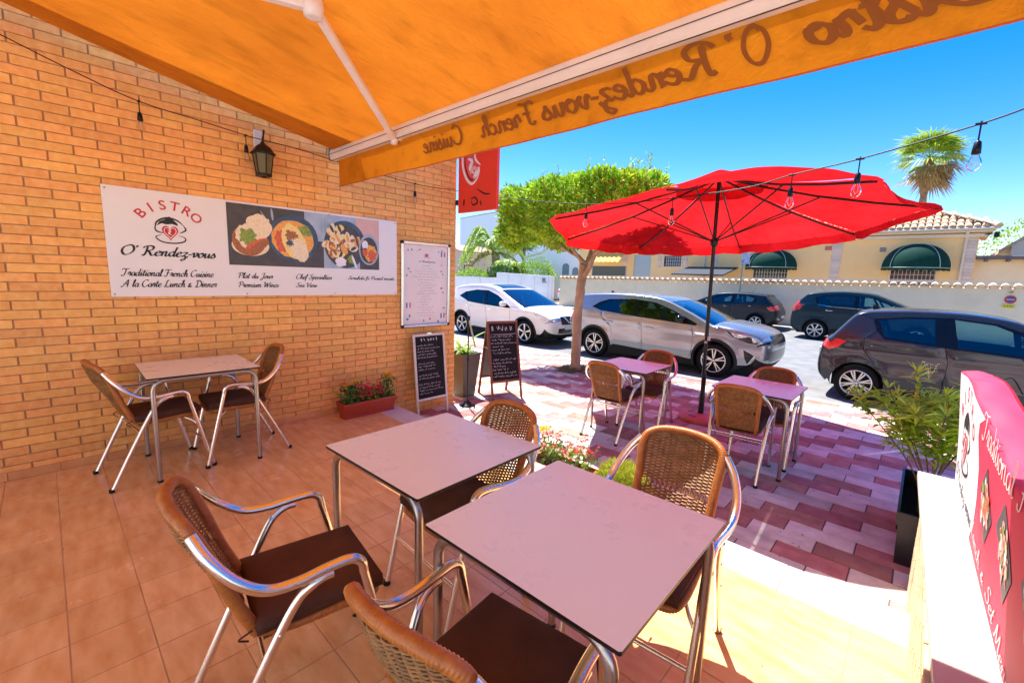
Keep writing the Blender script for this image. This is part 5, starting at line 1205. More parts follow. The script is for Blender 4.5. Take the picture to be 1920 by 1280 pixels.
P_silver = carpaint('silver_grey_paint', (.30, .32, .365), .7, .26); P_white = carpaint('pearl_white_paint', (.82, .80, .77), .05, .25, .01); P_gun = carpaint('gunmetal_paint', (.040, .041, .050), .55, .25); P_teal = carpaint('dark_petrol_paint', (.003, .024, .036), .1, .3); P_navy = carpaint('blue_black_paint', (.002, .008, .016), .1, .3)
def bl(*pts):
    def f(x):
        for (a, b), (c, d) in zip(pts, pts[1:]):
            if x <= c: return b+(d-b)*max(0, min(1, (x-a)/(c-a)))
        return pts[-1][1]
    return f
SUV = dict(W=1.80, WB=2.76, r=.335, ra=.385, clad=.055, sill=.17, belt=bl((-.8, 1.16), (.2, 1.12), (2.4, .99), (3.7, .90)), tum=.36, crease=.90, spokes=(5, .16), tf=.20,
 out=[(-.60, .22), (-.76, .34), (-.80, .52), (-.80, .74), (-.77, .96), (-.68, 1.12), (-.50, 1.36), (-.46, 1.47), (-.20, 1.51), (.35, 1.55), (.95, 1.555), (1.45, 1.52), (1.78, 1.445), (2.24, 1.275), (2.70, 1.09), (2.80, 1.085), (3.15, 1.04), (3.45, .97), (3.62, .89), (3.70, .76), (3.72, .58), (3.70, .40), (3.60, .24)],
 cr=[.10, .13, .14, .14, .12, .10, .08, .06, .05, .05, .05, .05, .06, .09, .14, .12, .11, .13, .19, .22, .23, .23, .22],
 reg=[(5.0, 6.5, 0, .86, 'rear_screen'), (12.1, 14.3, 0, .935, 'screen'), (18.1, 18.7, .66, 1.01, 'headlight'), (18.1, 19.2, 0, .66, 'grille'), (18.7, 19.0, .66, 1.01, 'grille'), (19.9, 21.0, 0, .80, 'grille'), (21.2, 22.1, 0, 1.01, 'cladding'), (3.7, 4.5, .55, 1.01, 'tail_light'), (0, 1.6, 0, 1.01, 'cladding')],
 side=[('cladding', [(.36, .165), (2.40, .165), (2.36, .30), (1.4, .34), (.42, .30)]), ('cladding', [(-.72, .2), (-.36, .2), (-.36, .42), (-.75, .45)]), ('cladding', [(3.13, .2), (3.5, .2), (3.55, .34), (3.15, .30)]),
  ('window_trim', smooth2([(-.10, 1.20), (.08, 1.32), (.32, 1.40), (.95, 1.435), (1.45, 1.39), (1.85, 1.26), (2.40, 1.03), (2.38, .99), (1.08, 1.06), (.15, 1.13)], 1, True)),
  ('side_window', [(.02, 1.20), (.33, 1.375), (.95, 1.405), (.97, 1.085), (.2, 1.15)]), ('clear_window', [(1.11, 1.40), (1.46, 1.36), (1.84, 1.235), (2.10, 1.12), (2.14, 1.03), (1.09, 1.08)]),
  ('seam', seg2poly([(1.22, .34), (1.22, .6), (1.20, 1.0), (1.20, 1.06)])), ('seam', seg2poly([(2.30, .36), (2.33, .55), (2.33, .8), (2.30, .985)])), ('seam', seg2poly([(.18, 1.12), (.22, .98), (.43, .78), (.47, .6), (.44, .5)])), ('seam', seg2poly([(-.66, .98), (-.60, .80), (-.55, .62), (-.40, .60)], .003)), ('seam', seg2poly([(2.42, 1.04), (2.75, .98), (3.05, .93)], .003)),
  ('grille', [(2.96, .95), (3.25, .92), (3.62, .85), (3.64, .74), (3.35, .75), (3.10, .83)]), ('headlight', [(3.02, .94), (3.2, .905), (3.34, .87), (3.20, .83), (3.12, .84)]), ('headlight', [(3.40, .85), (3.62, .82), (3.62, .77), (3.42, .77)]), ('tail_light', [(-.9, .98), (-.58, .98), (-.50, .93), (-.6, .88), (-.9, .87)]), ('grille', [(3.28, .62), (3.46, .52), (3.36, .34), (3.31, .46)]), ('chrome_trim', [(2.36, .86), (2.56, .855), (2.56, .82), (2.40, .82)])],
 mirror=(2.08, 1.11), mirmat=CG['gloss'], handles=[(.40, .885), (1.40, .845)], aerial=(-.02, 1.50, 0), plates=[(3.70, .47, 1), (-.81, .6, -1)], hmat=CG['chrome'])
def drl(mb, s):
    for sg_ in (1, -1):
        for a, b in (((3.31, .63), (3.47, .525)), ((3.47, .525), (3.37, .345))): mb.tube([(a[0], sg_*(s.f(*a)+.003), a[1]), (b[0], sg_*(s.f(*b)+.003), b[1])], .010, 6)
SUV['extra'] = [('light_strip', drl)]; SUV['extramat'] = {'light_strip': CG['chrome']}
make_car(SUV, 'parked_car', 'silver grey crossover with black arches parked behind the street tree and parasol pole', P_silver, (-1.26, 9.82, RDZ), 0)
CRO = dict(W=1.82, WB=2.65, r=.335, ra=.385, clad=.05, sill=.18, belt=bl((-.8, 1.12), (.4, 1.04), (2.2, .97), (3.6, .82)), tum=.34, crease=.88, spokes=(5, 0), tf=.17,
 out=[(-.62, .25), (-.80, .38), (-.84, .56), (-.82, .80), (-.78, .98), (-.66, 1.16), (-.52, 1.40), (-.30, 1.50), (.2, 1.57), (.8, 1.59), (1.25, 1.545), (1.58, 1.46), (2.1, 1.25), (2.60, 1.055), (2.72, 1.035), (3.05, .98), (3.35, .89), (3.52, .79), (3.58, .66), (3.60, .50), (3.57, .36), (3.46, .22)],
 cr=[.08, .12, .14, .14, .12, .10, .08, .05, .05, .05, .05, .06, .09, .14, .12, .11, .13, .2, .26, .28, .28, .26],
 reg=[(5.0, 6.4, 0, .86, 'rear_screen'), (9.2, 10.9, 0, .72, 'window_trim'), (11.0, 13.2, 0, .935, 'screen'), (17.0, 17.9, .52, 1.01, 'headlight'), (16.9, 18.4, 0, .52, 'grille'), (19.1, 20.0, 0, .62, 'grille'), (20.2, 21.1, 0, 1.01, 'cladding'), (3.6, 4.6, .55, 1.01, 'tail_light'), (0, 1.5, 0, 1.01, 'cladding')],
 side=[('cladding', [(.36, .175), (2.29, .175), (2.25, .30), (.42, .30)]), ('cladding', [(3.03, .2), (3.40, .2), (3.45, .32), (3.04, .33)]),
  ('window_trim', [(-.12, 1.19), (.12, 1.33), (.6, 1.41), (1.1, 1.41), (1.55, 1.28), (2.12, .99), (2.08, .955), (1.09, .99), (.35, 1.04)]),
  ('side_window', [(-.06, 1.20), (.12, 1.305), (.22, 1.08)]), ('side_window', [(.26, 1.09), (.17, 1.315), (.6, 1.385), (1.0, 1.385), (1.03, 1.01), (.38, 1.06)]), ('side_window', [(1.12, 1.385), (1.52, 1.265), (1.85, 1.10), (1.88, .985), (1.13, 1.005)]),
  ('seam', seg2poly([(1.14, .32), (1.14, .7), (1.10, .99)])), ('seam', seg2poly([(2.10, .34), (2.12, .6), (2.10, .955)])), ('seam', seg2poly([(.30, 1.04), (.36, .88), (.42, .7), (.46, .55)])),
  ('headlight', [(2.95, .90), (3.2, .86), (3.6, .79), (3.6, .70), (3.3, .71), (3.08, .80)]), ('tail_light', [(-.9, 1.02), (-.45, .98), (-.5, .90), (-.9, .88)]), ('chrome_trim', seg2poly([(.35, 1.03), (1.09, .982), (2.08, .945)], .006)), ('seam', seg2poly([(2.12, .98), (2.6, .96), (2.95, .905)], .003))],
 mirror=(1.93, 1.07), handles=[(.34, .90), (1.32, .86)], aerial=(-.05, 1.55, -.10), plates=[(3.60, .52, 1), (-.85, .7, -1)], rails=[(-.3, 1.38), (.2, 1.46), (.8, 1.48), (1.3, 1.42), (1.55, 1.35)])
def vgr(mb, s):
    for sg_ in (1, -1): mb.tube([(3.56, sg_*.30, .80), (3.585, sg_*.20, .72), (3.60, sg_*.10, .645)], .018, 6)
    mb.tube([(3.60, -.10, .645), (3.60, .10, .645)], .018, 6)
    mb.tube([(3.60, .07*cos(g), .73+.07*sin(g)) for g in [2*pi*i/16 for i in range(16)]], .009, 6, closed=True); mb.box(3.592, 3.605, -.085, .085, .72, .74)
CRO['extra'] = [('grille_badge', vgr)]; CRO['extramat'] = {'grille_badge': CG['chrome']}
make_car(CRO, 'parked_car', 'white crossover parked behind the sandwich board, nose to the right', P_white, (-6.17, 9.85, RDZ), 0)
HAT = dict(W=1.70, WB=2.51, r=.305, ra=.35, sill=.20, belt=bl((-.6, 1.06), (.3, 1.05), (1.9, .965), (3.4, .82)), tum=.36, crease=.86, spokes=(8, .11), tf=.16, tr=.10,
 out=[(-.46, .24), (-.55, .34), (-.60, .50), (-.59, .72), (-.55, .90), (-.50, 1.0), (-.42, 1.08), (-.18, 1.40), (-.05, 1.485), (.15, 1.515), (.6, 1.545), (1.15, 1.54), (1.55, 1.485), (1.78, 1.41), (2.25, 1.20), (2.72, 1.0), (2.82, .98), (3.08, .90), (3.25, .78), (3.32, .62), (3.33, .46), (3.24, .26)],
 cr=[.10, .12, .14, .14, .13, .12, .11, .07, .06, .05, .05, .05, .05, .06, .09, .13, .12, .15, .22, .26, .26, .24],
 reg=[(6.1, 7.5, 0, .90, 'rear_screen'), (13.0, 15.1, 0, .935, 'screen'), (17.2, 18.2, .55, 1.01, 'headlight'), (18.6, 20, 0, .6, 'grille'), (3.9, 5.3, .62, 1.01, 'tail_light')],
 side=[('window_trim', [(.10, 1.365), (.16, 1.20), (.27, 1.065), (1.05, 1.01), (2.12, .955), (2.20, .985), (1.75, 1.30), (1.45, 1.41), (1.0, 1.455), (.5, 1.43)]),
  ('clear_window', [(.17, 1.35), (.28, 1.10), (.86, 1.055), (.82, 1.425), (.5, 1.405)]), ('clear_window', [(1.02, 1.43), (1.10, 1.035), (1.80, 1.0), (1.74, 1.25), (1.43, 1.385)]), ('side_window', [(1.84, 1.19), (1.88, .995), (2.08, .985)]),
  ('seam', seg2poly([(1.0, .26), (1.02, .8), (.96, 1.03)])), ('seam', seg2poly([(.18, 1.20), (.04, 1.05), (.04, .88), (.22, .62), (.42, .30)])), ('seam', seg2poly([(2.02, .26), (2.10, .6), (2.08, .965)])), ('seam', seg2poly([(.36, .272), (2.1, .262)], .003)), ('seam', seg2poly([(-.45, .80), (-.36, .70), (-.34, .55)], .003)), ('seam', seg2poly([(-.06, 1.49), (.0, 1.40), (.1, 1.37)], .003)),
  ('tail_light', [(-.8, 1.02), (-.36, 1.02), (-.19, .985), (-.30, .87), (-.42, .81), (-.8, .80)]), ('headlight', [(2.85, .92), (3.1, .86), (3.4, .78), (3.4, .68), (3.1, .74)])],
 mirror=(1.92, 1.06), mirmat=None, handles=[(.22, .935), (1.19, .885)], aerial=(.1, 1.50, 0), plates=[(3.33, .5, 1), (-.61, .72, -1)])
HAT['mirmat'] = P_gun
make_car(HAT, 'parked_car', 'gunmetal hatchback cut off by the right edge, tail light beside the parasol tables', P_gun, (3.74, 9.82, RDZ), 0)
MPV = dict(W=1.84, WB=2.61, r=.335, ra=.385, clad=.03, sill=.2, belt=bl((-.8, 1.2), (.4, 1.19), (2.2, 1.12), (3.6, .95)), tum=.32, crease=.95, spokes=(7, 0), tf=.17,
 out=[(-.62, .25), (-.78, .36), (-.83, .56), (-.82, .82), (-.78, 1.02), (-.70, 1.22), (-.42, 1.54), (-.25, 1.62), (.15, 1.68), (.65, 1.71), (1.15, 1.69), (1.55, 1.62), (2.05, 1.42), (2.52, 1.21), (2.62, 1.18), (3.0, 1.08), (3.3, .96), (3.42, .80), (3.46, .60), (3.45, .42), (3.34, .25)],
 cr=[.10, .12, .14, .14, .12, .10, .08, .05, .05, .05, .05, .06, .09, .14, .12, .11, .13, .2, .26, .28, .26],
 reg=[(5.1, 6.4, 0, .86, 'rear_screen'), (11.1, 13.2, 0, .935, 'screen'), (15.8, 16.9, .55, 1.01, 'headlight'), (17.0, 19, 0, .6, 'grille'), (3.9, 5.4, .62, 1.01, 'tail_light'), (0, 1.6, 0, 1.01, 'cladding')],
 side=[('window_trim', [(-.12, 1.47), (-.02, 1.24), (.4, 1.19), (2.34, 1.12), (1.9, 1.36), (1.5, 1.53), (.9, 1.58), (.2, 1.56)]), ('side_window', [(-.05, 1.46), (.03, 1.26), (.4, 1.22), (1.0, 1.205), (1.0, 1.55), (.2, 1.535)]), ('clear_window', [(1.12, 1.545), (1.12, 1.20), (1.62, 1.175), (1.45, 1.51)]), ('clear_window', [(1.52, 1.48), (1.70, 1.17), (2.2, 1.145), (1.85, 1.34)]),
  ('chrome_trim', seg2poly([(.0, 1.235), (.4, 1.18), (2.34, 1.108)], .008)), ('seam', seg2poly([(1.08, .3), (1.08, 1.18)])), ('seam', seg2poly([(.0, 1.2), (.1, 1.0), (.42, .8), (.44, .6)])), ('seam', seg2poly([(2.1, .3), (2.1, 1.1)])),
  ('tail_light', [(-.95, 1.30), (-.62, 1.24), (-.42, 1.20), (-.52, 1.02), (-.95, .95)]), ('headlight', [(2.95, 1.02), (3.3, .94), (3.5, .84), (3.2, .84)]), ('cladding', [(.37, .19), (2.25, .19), (2.25, .30), (.37, .30)])],
 mirror=(2.0, 1.24), handles=[(.35, 1.04), (1.25, 1.02)], aerial=(.05, 1.68, -.22), plates=[(3.47, .5, 1), (-.84, .8, -1)], hmat=CG['chrome'])
make_car(MPV, 'parked_car', 'dark petrol blue family car across the road with red tail light at its left end', P_teal, (1.70, 19.25, RDZ), 0)
CTY = dict(HAT); CTY.update(W=1.73, WB=2.54, r=.31, ra=.36, clad=.045, mirmat=P_navy, spokes=(6, .12), tum=.30,
 out=[(-.56, .24), (-.72, .36), (-.80, .55), (-.79, .75), (-.73, .92), (-.62, 1.06), (-.34, 1.33), (-.30, 1.42), (-.1, 1.44), (.4, 1.475), (1.0, 1.48), (1.5, 1.44), (1.82, 1.35), (2.25, 1.18), (2.64, 1.01), (2.75, .98), (3.0, .92), (3.18, .80), (3.25, .62), (3.26, .46), (3.16, .26)],
 cr=[.10, .14, .16, .16, .14, .12, .09, .06, .05, .05, .05, .05, .06, .09, .13, .12, .15, .22, .26, .26, .24],
 reg=[(5.1, 6.4, 0, .86, 'rear_screen'), (12.0, 14.1, 0, .935, 'screen'), (16.2, 17.2, .55, 1.01, 'headlight'), (3.6, 4.8, .55, 1.01, 'tail_light'), (0, 1.5, 0, 1.01, 'cladding')],
 side=[('window_trim', smooth2([(.02, 1.22), (.10, 1.33), (.4, 1.39), (1.0, 1.40), (1.5, 1.34), (2.16, 1.03), (2.1, .98), (1.0, 1.03), (.15, 1.08)], 2, True)), ('clear_window', [(.12, 1.27), (.4, 1.36), (.85, 1.37), (.87, 1.07), (.2, 1.10)]), ('clear_window', [(1.0, 1.37), (1.45, 1.31), (1.75, 1.18), (1.8, 1.03), (1.0, 1.06)]),
  ('seam', seg2poly([(.98, .3), (.98, 1.02)])), ('seam', seg2poly([(.1, 1.1), (.15, .9), (.4, .66)])), ('seam', seg2poly([(2.0, .3), (2.05, .98)])), ('tail_light', [(-.9, .98), (-.55, .98), (-.36, .93), (-.5, .80), (-.9, .78)]), ('headlight', [(2.8, .92), (3.1, .86), (3.3, .78), (3.0, .76)]), ('cladding', [(.34, .19), (2.2, .19), (2.2, .3), (.34, .3)])],
 aerial=(.45, 1.47, -.16), plates=[(3.26, .5, 1), (-.81, .55, -1)])
make_car(CTY, 'parked_car', 'small black hatchback across the road facing left, partly behind the parasol pole', P_navy, (-.62, 20.85, RDZ), pi)
AL = dict(CTY); AL.update(mirmat=P_silver); make_car(AL, 'parked_car', 'pale silver car mostly hidden behind the left end of the beige wall', P_white, (-13.28, 24.9, RDZ), pi/2)
# ------------------------------------------------------------------ street wall with tiled coping
M_stucco = mat('beige_stucco', (.88, .68, .44), .85, col2=(.92, .74, .50), vscale=.8, bump=.12, bscale=45, grime=.10)
M_rt = mat('clay_roof_tile', (.46, .31, .18), .8, col2=(.66, .52, .36), vscale=2.2, bump=.2, bscale=30, island=.16, hue=.01, grime=.15)
M_cream = mat('cream_moulding', (.74, .62, .47), .7, var=.05)
bw_ = thing('street_wall', 'long beige rendered wall across the road with a coping of curved roof tiles', 'wall', (0, 0, 0))
def wt(x): return 1.47+(x+12.6)*.0115      # top of the render
mb = MB(); mb.prism([(-12.6, RDZ-.1), (14, RDZ-.1), (14, wt(14)), (-12.6, wt(-12.6))], 22.5, 22.72, 'y'); mb.build('render', M_stucco, bw_)
mb = MB(); x = -12.66
while x < 14:
    z = wt(x)
    # barrel tile facing the road: half-round cover with thickness
    n = 8; A_ = []
    for y, rr, dz in ((22.36, .125, -.045), (22.62, .10, .06)):
        for k in range(n+1): g = pi*k/n; A_.append((x+.12+rr*cos(g), y, z+.01+dz+rr*.9*sin(g)))
        for k in range(n+1): g = pi-pi*k/n; A_.append((x+.12+(rr-.018)*cos(g), y, z+.01+dz+(rr-.018)*.9*sin(g)))
    m_ = 2*(n+1); mb.add(A_, [(i, (i+1) % m_, m_+(i+1) % m_, m_+i) for i in range(m_)]+[(i, i+1, m_-2-i, m_-1-i) for i in range(n)], 0, False)
    mb.add([(x+.23, 22.40, z-.03), (x+.34, 22.40, z-.03), (x+.34, 22.62, z+.04), (x+.23, 22.62, z+.04), (x+.285, 22.40, z-.07), (x+.285, 22.62, z+.01)], [(0, 4, 5, 3), (4, 1, 2, 5)], 0)
    x += .29
mb.build('tile_coping', M_rt, bw_)
mb = MB(); mb.prism([(-12.7, wt(-12.6)+.10), (14, wt(14)+.10), (14, wt(14)+.19), (-12.7, wt(-12.6)+.19)], 22.56, 22.70, 'y'); mb.build('ridge', M_cream, bw_)
tg = thing('parking_sign', 'small round red and blue parking sign over a yellow plate on the beige wall', 'sign', (6.48, 22.48, 1.04))
tg.scale = (.55, .55, .55)
mb = MB(); T = TR(0, 0, .42) @ RX(pi/2); mb.lathe([(0, 0), (.25, 0), (.25, .012), (0, .013)], 28, T=T, smooth=False); mb.build('disc', mat('sign_red', (.6, .03, .04), .5), tg)
mb = MB(); mb.lathe([(0, .014), (.17, .014), (.17, .017), (0, .018)], 28, T=T, smooth=False); mb.build('disc_centre', mat('sign_blue', (.05, .07, .35), .5), tg)
mb = MB(); mb.box(-.17, .17, -.024, -.019, .395, .445, T=TR(0, 0, 0) @ TR(0, 0, 0)); mb.build('bar', mat('sign_yellow', (.8, .62, .03), .5), tg)
mb = MB(); mb.bbox(-.30, .24, -.012, 0, -.10, .11, .002); mb.build('plate', mat('sign_yellow', (.8, .62, .03), .5), tg)
mb = MB(); scribble(mb, Matrix(((1, 0, 0, 0), (0, 0, -1, -.0135), (0, 1, 0, 0), (0, 0, 0, 1))), -.24, .2, -.05, .12, .024, caps=True); mb.build('lettering', M_ink, tg)
mb = MB(); mb.lathe([(.0, 0), (.09, .02), (.11, .09), (.05, .13), (0, .13)], 8, c=(-.02, -.05, .78)); mb.build('hook', mat('brass_hook', (.5, .4, .2), .5), tg)
ps = thing('street_sign', 'thin grey sign post with a small blue plate rising behind the black hatchback', 'street sign', (-1.95, 22.2, RDZ))
mb = MB(); mb.tube([(0, 0, 0), (0, 0, 3.55)], .032, 10); mb.build('post', mat('galvanised_post', (.22, .27, .27), .4, .8), ps)
mb = MB(); mb.bbox(-.04, .30, -.05, -.035, 2.75, 3.25, .004); mb.build('plate', mat('blue_plate', (.10, .18, .42), .5, var=.5, vscale=6, col2=(.7, .7, .72)), ps)

# ------------------------------------------------------------------ tiled house across the road
M_hw = mat('peach_render', (.88, .57, .24), .85, col2=(.92, .63, .30), vscale=.7, grime=.05); M_quo = mat('quoin_block', (.68, .55, .47), .8, island=.12); M_win = mat('house_window', (.045, .05, .07), .12); M_grl = mat('window_grille', (.55, .56, .60), .5)
hs_ = thing('tiled_house', 'peach house with hipped curved-tile roof and green domed awnings behind the beige wall', 'house', (0, 26, 0))
wins = [(-2.45, -.9, 1.2, 2.75), (3.1, 4.55, 1.2, 2.75), (-7.45, -6.4, 2.38, 3.0)]; door = (-9.45, -8.3, RDZ, 3.08)
ops = sorted(wins+[door]); mb = MB(); x = -13.7
for (a, b, c, d) in ops: mb.box(x, a, 0, .25, RDZ-.1, 3.84); mb.box(a, b, 0, .25, d, 3.84); mb.box(a, b, 0, .25, RDZ-.1, c-.001); x = b
mb.box(x, 5.65, 0, .25, RDZ-.1, 3.84); mb.box(5.4, 5.65, .25, 5.4, RDZ-.1, 3.84); mb.box(-13.7, -13.45, .25, 5.4, RDZ-.1, 3.84); mb.build('walls', M_hw, hs_)
for (a, b, c, d) in wins:
    mb = MB()
    for q in ((a-.07, a, c-.07, d+.07), (b, b+.07, c-.07, d+.07), (a, b, c-.07, c), (a, b, d, d+.07)): mb.bbox(q[0], q[1], -.03, .12, q[2], q[3], .006)
    w_ = mb.build('window', M_cream, hs_)
    mb = MB(); mb.box(a, b, .14, .16, c, d); mb.build('pane', M_win, w_)
    mb = MB(); k = 0
    while a+.12+k*.13 < b: mb.box(a+.12+k*.13, a+.14+k*.13, .02, .04, c, d); k += 1
    k = 0
    while c+.12+k*.2 < d: mb.box(a, b, .04, .055, c+.12+k*.2, c+.14+k*.2); k += 1
    mb.build('grille', M_grl, w_)
mb = MB(); mb.bbox(-9.45, -8.3, .05, .12, 0, 3.08, .01)
for k in range(12): mb.box(-9.40, -8.35, .03, .05, .4+k*.22, .41+k*.22)
mb.build('shutter', mat('grey_shutter', (.42, .50, .52), .6), hs_)
for (x, w) in ((1.04, .42), (-4.5, .38), (-10.15, .5), (5.43, .42), (-7.75, .25), (-6.15, .25), (-12.6, .3)):
    mb = MB(); z = 1.0 if w > .3 else 2.3; top = 3.55 if w > .3 else 3.1; k = 0
    while z < top: q = w*(.5 if k % 2 else .40); mb.bbox(x-q, x+q, -.028, -.001, z+.006, z+.135, .006); z += .14; k += 1
    mb.build('quoins', M_quo, hs_)
mb = MB(); mb.bbox(-13.9, 6.0, -.32, .0, 3.845, 3.93, .01); mb.bbox(-13.8, 5.85, -.14, -.001, 3.66, 3.80, .01); mb.build('cornice', M_cream, hs_)
mb = MB(); mb.tube([(-13.9, -.40, 3.98), (6.1, -.40, 3.98)], .055, 8); mb.tube([(5.28, -.06, 0), (5.28, -.06, 3.7), (5.28, -.36, 3.93)], .055, 8); mb.tube([(-5.05, -.06, 0), (-5.05, -.06, 3.8)], .045, 8); mb.build('downpipe', mat('pale_pipe', (.70, .62, .52), .6), hs_)
mb = MB(); mb.bbox(2.6, 2.82, -.02, 0, 3.12, 3.32, .004); mb.box(2.63, 2.79, -.024, -.021, 3.15, 3.29); mb.build('vent', mat('vent_grey', (.25, .22, .2), .6), hs_)
mb = MB(); mb.bbox(.55, .82, -.02, 0, 3.22, 3.42, .004); mb.build('wall_plaque', mat('plaque_red', (.5, .15, .12), .5), hs_)
mb = MB(); mb.bbox(6.02, 6.16, -.4, -.2, 3.62, 3.82, .02); mb.tube([(5.65, -.05, 3.75), (6.05, -.3, 3.78)], .02, 6); mb.build('security_lamp', mat('car_black_plastic', (.03, .03, .03), .5), hs_)
# barrel-tiled hip roof: front and right slopes
mb = MB(); ex0, ex1, ey0, ez, dd, rise = -14.1, 6.1, -.42, 4.0, 2.95, 1.38
def rows(o, du, dv, L0, inset, nrow):    # o corner, du along eave, dv up-slope unit, length along eave
    ds = hypot(dd, rise)/nrow; x = .11; k = 0
    while x < L0-.05:
        for j in range(nrow):
            s0 = j*ds; s1 = s0+ds+.05; h = s0/hypot(dd, rise)*dd
            if x < (h-.1) and inset[0] or (L0-x) < (h-.1) and inset[1]: continue
            V_ = []
            for s_, rr, up_ in ((s0, .105, .028), (s1, .085, .0)):
                for q in range(7): g = pi*q/6; V_.append(o+du*(x+rr*cos(g))+dv*s_+Vector((0, 0, rr*.85*sin(g)+up_+.02)))
            mb.add(V_, [(q, q+1, 8+q, 7+q) for q in range(6)]+[tuple(range(7))], 0, True)
        x += .235; k += 1
sl_ = hypot(dd, rise)
rows(Vector((ex0, ey0, ez)), Vector((1, 0, 0)), Vector((0, dd/sl_, rise/sl_)), ex1-ex0, (True, True), 7)
rows(Vector((ex1, ey0, ez)), Vector((0, 1, 0)), Vector((-dd/sl_, 0, rise/sl_)), 2*dd, (True, True), 7)
# ridge and hip tiles
def ridge(a, b):
    n_ = int((b-a).length/.33); d = (b-a)/n_
    for i in range(n_): p = a+d*i; mb.tube([p+Vector((0, 0, .05)), p+d*1.08+Vector((0, 0, .03))], [.125, .10], 8, 0)
ridge(Vector((ex1, ey0, ez)), Vector((ex1-dd, ey0+dd, ez+rise))); ridge(Vector((ex1, ey0+2*dd, ez)), Vector((ex1-dd, ey0+dd, ez+rise))); ridge(Vector((ex0+dd, ey0+dd, ez+rise)), Vector((ex1-dd, ey0+dd, ez+rise)))
mb.build('roof_tiles', M_rt, hs_)
mb = MB(); P_ = [(ex0, ey0, ez), (ex1, ey0, ez), (ex1, ey0+2*dd, ez), (ex0, ey0+2*dd, ez), (ex0+dd, ey0+dd, ez+rise), (ex1-dd, ey0+dd, ez+rise)]
mb.add(P_, [(0, 1, 5, 4), (1, 2, 5), (2, 3, 4, 5), (3, 0, 4), (3, 2, 1, 0)]); mb.build('roof_deck', mat('roof_brown', (.42, .27, .16), .9), hs_)  # plain brown deck under the tiles
# domed green awnings
M_grn = mat('green_awning_cloth', (.002, .048, .034), .8, spec=.2, var=.12, vscale=5, trans=.12); M_pip = mat('white_piping', (.62, .66, .60), .6)
def dome(cx, w, z0, h, label):
    t = thing('dome_awning', label, 'awning', (cx, 25.97, z0), 0, 'green domed window awnings'); D = .95
    def P(a, b): # a: 0..pi around front, b 0..pi/2 up
        return Vector((w*cos(a)*cos(b)**.85, -D*sin(a)*cos(b)**.85, h*sin(b)))
    mb = MB(); mb.grid(lambda u, v: P(pi*u, pi/2*v), 24, 10); mb.build('canopy', M_grn, t)
    mb = MB(); mb.grid(lambda u, v: P(pi*u, 0)+Vector((0, 0, -(.10+.035*abs(sin(u*40)))*v)), 80, 2); mb.build('valance', M_grn, t)
    mb = MB(); mb.tube([P(pi*i/30, 0)+Vector((0, -.005, -.005)) for i in range(31)], .012, 5)
    for b in (.0,): pass
    for a in (.8, pi-.8): mb.tube([P(a, pi/2*i/10)*1.006 for i in range(11)], .010, 5)
    mb.tube([P(0, pi/2*i/10) for i in range(11)]+[P(pi, pi/2*(1-i/10)) for i in range(11)], .010, 5); mb.build('piping', M_pip, t)
dome(3.86, 1.12, 2.42, 1.02, 'green domed cloth awning over the right window of the peach house, under the tiled eave'); dome(-1.68, 1.18, 2.38, .92, 'green domed cloth awning just under the edge of the red parasol')
ya = thing('yellow_awning', 'yellow striped awning glimpsed through the fork of the street tree', 'awning', (-11.2, 25.95, 0))
mb = MB(); mb.grid(lambda u, v: Vector((-1.35+2.6*u, -1.1*v, 3.35-.75*v+.03*sin(u*50))), 40, 6); mb.build('cloth', mat('yellow_cloth', (.86, .50, .06), .8, col2=(.86, .66, .25), vscale=3, stretch=(1, 1, 6), trans=.3), ya)
mb = MB(); mb.box(-1.3, 1.2, -.02, -.001, 1.2, 2.35); mb.build('opening', M_win, ya)
sh = thing('lean_to_roof', 'dark grey lean-to roof above the beige wall left of the parasol pole', 'roof', (0, 0, 0))
mb = MB(); mb.prism([(23.6, 1.86), (25.9, 2.32), (25.9, 2.38), (23.6, 1.92)], -5.9, -3.2, 'x'); mb.build('roof_sheet', mat('slate_sheet', (.035, .045, .065), .6, spec=.2), sh)
# lower annex and gable at the far right
an = thing('annex', 'low beige flat-roofed annex at the right end of the peach house', 'building', (0, 0, 0))
mb = MB(); mb.box(5.66, 13, 26.3, 26.5, RDZ, 2.80); mb.build('wall', M_stucco, an)
mb = MB(); mb.bbox(5.66, 13, 25.9, 27.4, 2.80, 2.93, .02)
for k in range(12): mb.bbox(5.9+k*.6, 6.0+k*.6, 25.7, 26.3, 2.70, 2.79, .01)
mb.build('roof', mat('annex_roof', (.16, .13, .13), .7), an)
gb = thing('gable_house', 'white gable end of a house at the right edge beyond the annex', 'house', (0, 0, 0))
mb = MB(); mb.prism([(6.9, RDZ), (6.9, 3.6), (10.5, 6.8), (14, 3.6), (14, RDZ)], 30, 38, 'y'); mb.build('walls', mat('white_render', (.78, .74, .66), .8, grime=.06), gb)
mb = MB(); mb.prism([(6.5, 3.38), (10.5, 6.95), (14.4, 3.38), (14.4, 3.22), (10.5, 6.78), (6.5, 3.22)], 29.7, 38.2, 'y'); mb.build('roof', M_rt, gb)

